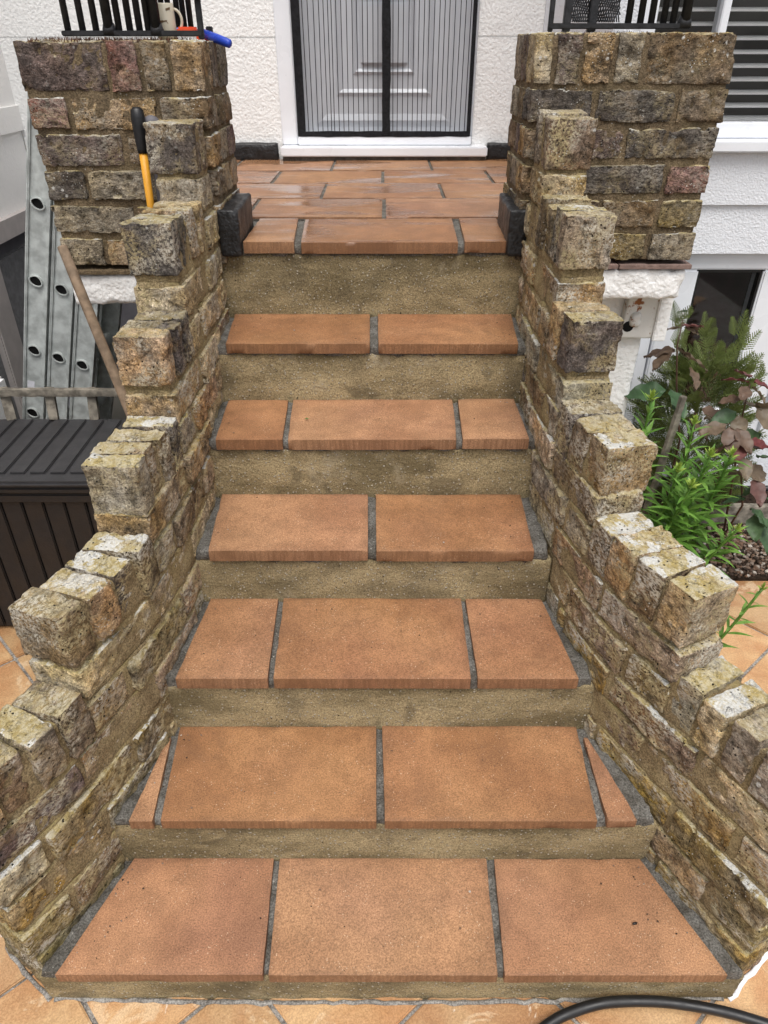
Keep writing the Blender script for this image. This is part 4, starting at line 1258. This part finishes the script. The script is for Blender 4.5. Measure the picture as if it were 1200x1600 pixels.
lilyM = [blade_mesh('leaf', 0.108, 0.0185, d, .35, 6, .75) for d in (0.15, 0.4, 0.7)]
tipM = [blade_mesh('bud_leaf', 0.034, 0.0115, d, .4, 4, .8) for d in (0.05, -0.3)]
for m_ in lilyM: m_.materials.append(M['lily'])
for m_ in tipM: m_.materials.append(M['lilytip'])
def lily(top, base, leaves, label, size=1.0, start=0.15):
    root = thing('lily_plant', tuple(base), label, 'plant', 'leafy green lily shoots beside the right wall')
    pts = []
    n = 10
    bend = Vector((random.uniform(-.02, .02), random.uniform(-.02, .02), 0))
    for i in range(n + 1):
        t = i / n
        pts.append(base.lerp(top, t) + bend * math.sin(math.pi * t))
    MB().tube(pts, [0.0052 - 0.0018 * i / n for i in range(n + 1)], 7).build('stem', M['lily'], root, smooth=True)
    ang = random.uniform(0, 6)
    for i in range(leaves):
        t = start + (0.97 - start) * (i / leaves)
        p = base.lerp(top, t) + bend * math.sin(math.pi * t)
        ang += 2.4
        me = random.choice(lilyM)
        o = bpy.data.objects.new('leaf', me); COL.objects.link(o)
        o.parent = root; o.location = p - base
        s = size * (1.0 - 0.42 * max(0, t - .6) / .4) * random.uniform(.8, 1.15)
        o.scale = (s * random.uniform(.9, 1.15), s, s)
        elev = math.radians(random.gauss(18 + 22 * t, 9))
        o.rotation_euler = (elev, random.gauss(0, .15), ang + random.gauss(0, .2))
    for i in range(16):
        me = random.choice(tipM)
        o = bpy.data.objects.new('bud_leaf', me); COL.objects.link(o)
        o.parent = root; o.location = top - base + Vector((0, 0, -0.010 + 0.0012 * i))
        s = size * random.uniform(.75, 1.1) * (1 - .02 * i)
        o.scale = (s, s, s)
        o.rotation_euler = (math.radians(28 + 3.2 * i + random.gauss(0, 6)), 0, i * 2.4)
    return root
def gbase(x, y): return Vector((x, y, 0.01))
LY = 1.88
tops = [((1018, 622, 1.95), (0.86, 1.99), 34, 'lily shoot beside the white wall, tip highest of the green shoots', 0.95, 0.45),
        ((1085, 660, 1.96), (0.94, 2.0), 42, 'lily shoot in front of the wooden stake, second highest tip', 0.95, 0.35),
        ((1110, 712, 1.86), (0.93, 1.93), 90, 'tall lily shoot with a star shaped tip in the middle of the clump', 1.0, 0.15),
        ((1143, 712, 1.90), (0.99, 1.97), 84, 'lily shoot at the right of the clump, near the red rose leaves', 1.0, 0.15),
        ((1152, 828, 1.84), (1.03, 1.90), 44, 'short lily shoot over the gravel, right of the clump', 0.85, 0.2),
        ((1080, 760, 1.80), (0.88, 1.86), 76, 'leafy lily stem at the front of the clump by the brick coping', 1.0, 0.1),
        ((1060, 735, 1.86), (0.86, 1.92), 66, 'leafy lily stem at the left of the clump against the wall', 0.95, 0.2),
        ((1191, 920, 1.42), (0.80, 1.44), 22, 'single small lily shoot at the right edge over the paving', 0.62, 0.4)]
for (u, v, Y), (x, y), nl, lab, sz, st in tops:
    lily(at(u, v, Y), gbase(x, y), nl, lab, sz, st)

# rose with bronze leaves
def oval_mesh(name, L, W, droop):
    V, Fq = [], []
    seg, lat = 8, 4
    for i in range(seg + 1):
        t = i / seg
        w = W * 0.5 * max(0.015, math.sin(math.pi * t ** 0.8) ** 0.75)
        for j in range(lat + 1):
            s = j / lat * 2 - 1
            V.append((s * w, L * t, -droop * L * t * t * .5 + 0.10 * W * s * s + 0.004 * math.sin(t * 16 + s * 3)))
    for i in range(seg):
        for j in range(lat):
            b = i * (lat + 1) + j
            Fq.append((b, b + 1, b + lat + 2, b + lat + 1))
    return mesh_quads(name, np.array(V), np.array(Fq))
roseMesh = {}
for key in ('rose', 'rosered', 'rosegreen'):
    roseMesh[key] = []
    for d in (0.2, 0.6):
        m_ = oval_mesh('leaf', 0.078, 0.047, d); m_.materials.append(M[key]); roseMesh[key].append(m_)
def rose(stems, label, base):
    root = thing('rose_bush', tuple(base), label, 'plant')
    for pts, leaves, key in stems:
        P_ = [Vector(p) for p in pts]
        MB().tube(P_, [0.0045 - .0028 * i / max(1, len(P_) - 1) for i in range(len(P_))], 7).build('stem', M['stem'], root, smooth=True)
    for (u, v, Y, ang, s, key, pitch) in [l for st in stems for l in st[1]]:
        p = at(u, v, Y)
        o = bpy.data.objects.new('leaf', random.choice(roseMesh[key])); COL.objects.link(o)
        o.parent = root; o.location = p - base
        o.scale = (s, s, s)
        o.rotation_euler = (math.radians(pitch), math.radians(random.gauss(0, 18)), math.radians(ang))
    return root
# leaf rows: pixel, distance, direction it points (degrees, 0 = away, 90 = left, -90 = right), size, kind, pitch
Yr = 2.18
b1 = Vector((1.05, 2.25, 0.01))
st1 = ([b1, at(1062, 690, 2.2), at(1057, 600, Yr), at(1058, 540, Yr), at(1067, 500, Yr)],
       [(1052, 545, Yr, 110, 1.25, 'rose', -35), (1055, 548, Yr, 60, 1.3, 'rose', -20), (1060, 545, Yr, -60, 1.2, 'rose', -30), (1068, 555, Yr, -100, 1.2, 'rose', -15), (1078, 575, Yr - .02, -160, 1.1, 'rose', -20),
        (1065, 512, Yr, 80, .95, 'rose', -10), (1066, 510, Yr, -80, .95, 'rosered', 0), (1069, 512, Yr, -95, .7, 'rose', -20), (1060, 488, Yr, -60, .5, 'rosegreen', 0),
        (1040, 612, Yr - .05, 75, 1.6, 'rosegreen', -5), (1046, 610, Yr - .05, -150, 1.3, 'rosegreen', -25), (1056, 620, Yr - .04, -170, 1.2, 'rosegreen', -30), (1075, 655, Yr - .04, -140, 1.3, 'rose', -20), (1095, 640, Yr - .03, -110, 1.2, 'rose', -15), (1100, 655, Yr - .02, -80, 1.3, 'rose', -12)], 'rose')
b2 = Vector((1.3, 2.22, 0.01))
st2 = ([b2, at(1150, 720, 2.15), at(1160, 650, 2.12), at(1172, 600, 2.1)],
       [(1170, 598, 2.1, 60, 1.0, 'rosered', 10), (1172, 590, 2.1, 10, 1.0, 'rosered', 0), (1168, 605, 2.1, 150, .9, 'rose', -15), (1175, 605, 2.1, -150, .95, 'rose', -10), (1178, 598, 2.1, -85, 1.0, 'rosered', -10),
        (1160, 622, 2.1, 95, 1.0, 'rose', -8), (1163, 632, 2.1, -70, 1.2, 'rose', -8), (1180, 632, 2.08, -80, 1.5, 'rose', -15), (1182, 640, 2.08, -150, 1.5, 'rose', -20), (1150, 645, 2.1, 110, 1.1, 'rosegreen', -12), (1156, 650, 2.1, 160, 1.1, 'rose', -25)], 'rose')
b3 = Vector((1.22, 2.12, 0.01))
st3 = ([b3, at(1160, 790, 2.05), at(1158, 740, 2.02), at(1166, 690, 2.0)],
       [(1135, 665, 2.03, 100, 1.2, 'rose', -15), (1140, 668, 2.03, 170, 1.25, 'rose', -35), (1150, 670, 2.03, -160, 1.2, 'rose', -30), (1155, 690, 2.0, 90, 1.2, 'rosered', -12), (1160, 695, 2.0, 150, 1.0, 'rosered', -20),
        (1168, 690, 2.0, 60, .7, 'rosered', 5), (1172, 690, 2.0, -95, .9, 'rosered', -15), (1175, 700, 2.0, -60, .8, 'rosered', -10), (1160, 715, 2.0, 180, 1.0, 'rose', -25), (1168, 740, 2.0, -80, 1.35, 'rose', -10), (1178, 748, 2.0, -170, 1.25, 'rosered', -35), (1160, 740, 2.0, 80, 1.0, 'rose', -15),
        (1185, 715, 2.0, -60, 1.1, 'rosegreen', -10), (1165, 780, 2.0, 70, .9, 'rosegreen', -10), (1172, 795, 1.98, -130, 1.3, 'rosegreen', -20), (1180, 805, 1.98, 150, 1.2, 'rosegreen', -25), (1195, 780, 1.98, -100, 1.3, 'rosegreen', -15), (1197, 820, 1.97, 180, 1.3, 'rosegreen', -35),
        (1190, 680, 2.05, 80, 1.2, 'rosegreen', -10), (1195, 760, 2.02, 90, 1.0, 'rosegreen', -12)], 'rose')
rose([st1], 'bronze leaved rose stem rising against the white wall', b1)
rose([st2], 'bronze rose branch in front of the basement door', b2)
rose([st3], 'rose bush with red young leaves over the gravel', b3)

# conifer
con = thing('conifer_bush', (1.16, 2.40, 0.01), 'feathery dark green conifer in front of the basement door', 'shrub')
MB().tube([(1.16, 2.40, 0), (1.16, 2.40, 0.35), (1.15, 2.40, 0.62)], [0.014, 0.010, 0.003], 8).build('trunk', M['stem'], con, smooth=True)
mb = MB()
def frond(p, d, L, nrm):
    d = d.normalized(); side = d.cross(nrm).normalized()
    n = 9
    for i in range(n):
        t = (i + .5) / n
        c = p + d * (L * t) + Vector((0, 0, -0.10 * L * t * t))
        w = 0.0035
        mb.quad(c - side * w * .5, c + d * L / n * 1.15 - side * w * .25, c + d * L / n * 1.15 + side * w * .25, c + side * w * .5)
        l2 = L * 0.42 * (1 - t * .75)
        for sg in (-1, 1):
            dd = (d * 0.75 + side * sg * 0.8 + nrm * random.gauss(0, .12)).normalized()
            s2 = dd.cross(nrm).normalized()
            m = 4
            for j in range(m):
                q = c + dd * (l2 * j / m); e = c + dd * (l2 * (j + 1.1) / m)
                ww = 0.0021 * (1 - .12 * j)
                mb.quad(q - s2 * ww, (q + e) / 2 - s2 * ww * 1.2, e, (q + e) / 2 + s2 * ww * 1.2, q + s2 * ww)
axis0 = Vector((1.16, 2.40, 0.0))
for i in range(760):
    zc_ = random.uniform(0.06, 0.64)
    R_ = 0.205 * (1 - ((zc_ - 0.30) / 0.46) ** 2) if zc_ > .3 else 0.205
    R_ = max(R_, 0.03)
    a_ = random.uniform(0, 2 * math.pi)
    rr_ = R_ * math.sqrt(random.uniform(.08, 1))
    p = axis0 + Vector((math.cos(a_) * rr_, math.sin(a_) * rr_ * .8, zc_))
    d = Vector((math.cos(a_) * .75, math.sin(a_) * .75, random.uniform(.35, 1.1)))
    frond(p, d, random.uniform(.06, .105), Vector((random.gauss(0, 1), random.gauss(0, 1), random.gauss(0.3, .6))).normalized())
for u, v in ((1046, 490), (1100, 505), (1108, 520), (1160, 515), (1150, 505), (1170, 560), (1060, 520), (1120, 540), (1085, 560), (1140, 540), (1175, 580)):
    p = at(u, v + 25, 2.33)
    for _ in range(3): frond(p + Vector((random.gauss(0, .008), 0, random.gauss(0, .01))), Vector((random.gauss(0.1, .3), random.gauss(0, .2), 1)), random.uniform(.07, .10), Vector((random.gauss(0, .4), -1, .1)).normalized())
tag(mb.build('foliage', M['conifer'], con), kind='stuff')
# wooden stake among the shoots
sp = at(1053, 620, 2.02)
P, Fq = rough_box(0.022, 0.016, sp.z, res=0.008, r=0.003, chip=0.004, amp=0.002, freq=25)
o = link('wooden_stake', mesh_quads('wooden_stake', P, Fq), M['wood'], None, (sp.x + .01, 2.03, sp.z / 2), (0.03, 0.06, 0.3))
tag(o, 'grey wooden stake standing between the two tallest lily shoots', 'stake')

# fine grit blown onto the treads
mb = MB()
for _ in range(170):
    k = random.choice([0, 0, 1, 1, 2, 2, 3, 4, 5])
    yf, zt, yb, fl, fr, bl, br = STEP[k]
    t = random.random() ** 0.6
    u = random.random()
    if random.random() < .5: u = random.choice([u * .06, 1 - u * .06])
    x = (fl + (bl - fl) * t) * (1 - u) + (fr + (br - fr) * t) * u
    y = yf + .01 + (yb - yf - .02) * t
    r_ = random.uniform(.0008, .0022)
    b0 = len(mb.v)
    for p in ico: mb.v.append((x + p[0] * r_ * random.uniform(.7, 1.6), y + p[1] * r_ * random.uniform(.7, 1.6), zt + .0018 + p[2] * r_ * .6))
    for f_ in icof: mb.f.append([b0 + i for i in f_])
gt = mb.build('grit', M['gravel'], None, origin=(0, 1.3, .5))
tag(gt, 'fine grit scattered over the terracotta treads', 'grit', kind='stuff')

# ------------------------------------------------------------------ hose and small bits
hp = [(0.13, 0.40), (0.20, 0.51), (0.288, 0.590), (0.38, 0.628), (0.481, 0.640), (0.616, 0.630), (0.739, 0.600), (0.90, 0.545), (1.1, 0.45)]
hh = [0.011, 0.012, 0.018, 0.026, 0.030, 0.030, 0.026, 0.016, 0.011]
d0 = np.arange(len(hp))
tt = np.linspace(0, len(hp) - 1, 90)
sm = lambda a: np.convolve(np.pad(np.interp(tt, d0, a), 7, mode='reflect', reflect_type='odd'), np.ones(15) / 15, 'valid')
pts = list(zip(sm([p[0] for p in hp]), sm([p[1] for p in hp]), sm(hh)))
ho = MB().tube(pts, 0.0102, 16).build('hose', M['rubber'], None, smooth=True, origin=(0.5, 0.6, 0))
tag(ho, 'thick black hose looping over the paving below the bottom step', 'hose')
zb_ = 0.125
pb = (px_x(991, 0.735, zb_), 0.735)
mb = MB().tube([(pb[0] - .005, pb[1] - .002, zb_ + .003), (pb[0] - .002, pb[1] - .001, zb_ + .0035), (pb[0] + .003, pb[1], zb_ + .0035), (pb[0] + .006, pb[1] + .001, zb_ + .003)], [.0008, .0026, .0026, .0008], 10)
o = mb.build('beetle', M['insect'], None, smooth=True, origin=(pb[0], pb[1], zb_))
tag(o, 'tiny black beetle on the right slab of the bottom step', 'beetle')
lb = (px_x(480, 1.71, .77), 1.70)
o = MB().quad((lb[0] - .006, lb[1], .7735), (lb[0], lb[1] - .004, .775), (lb[0] + .006, lb[1] + .001, .7735), (lb[0], lb[1] + .005, .7745)).build('fallen_leaf', M['bit'], None, origin=(lb[0], lb[1], .773))
tag(o, 'tiny green leaf fragment on the middle slab of the third step down', 'leaf')
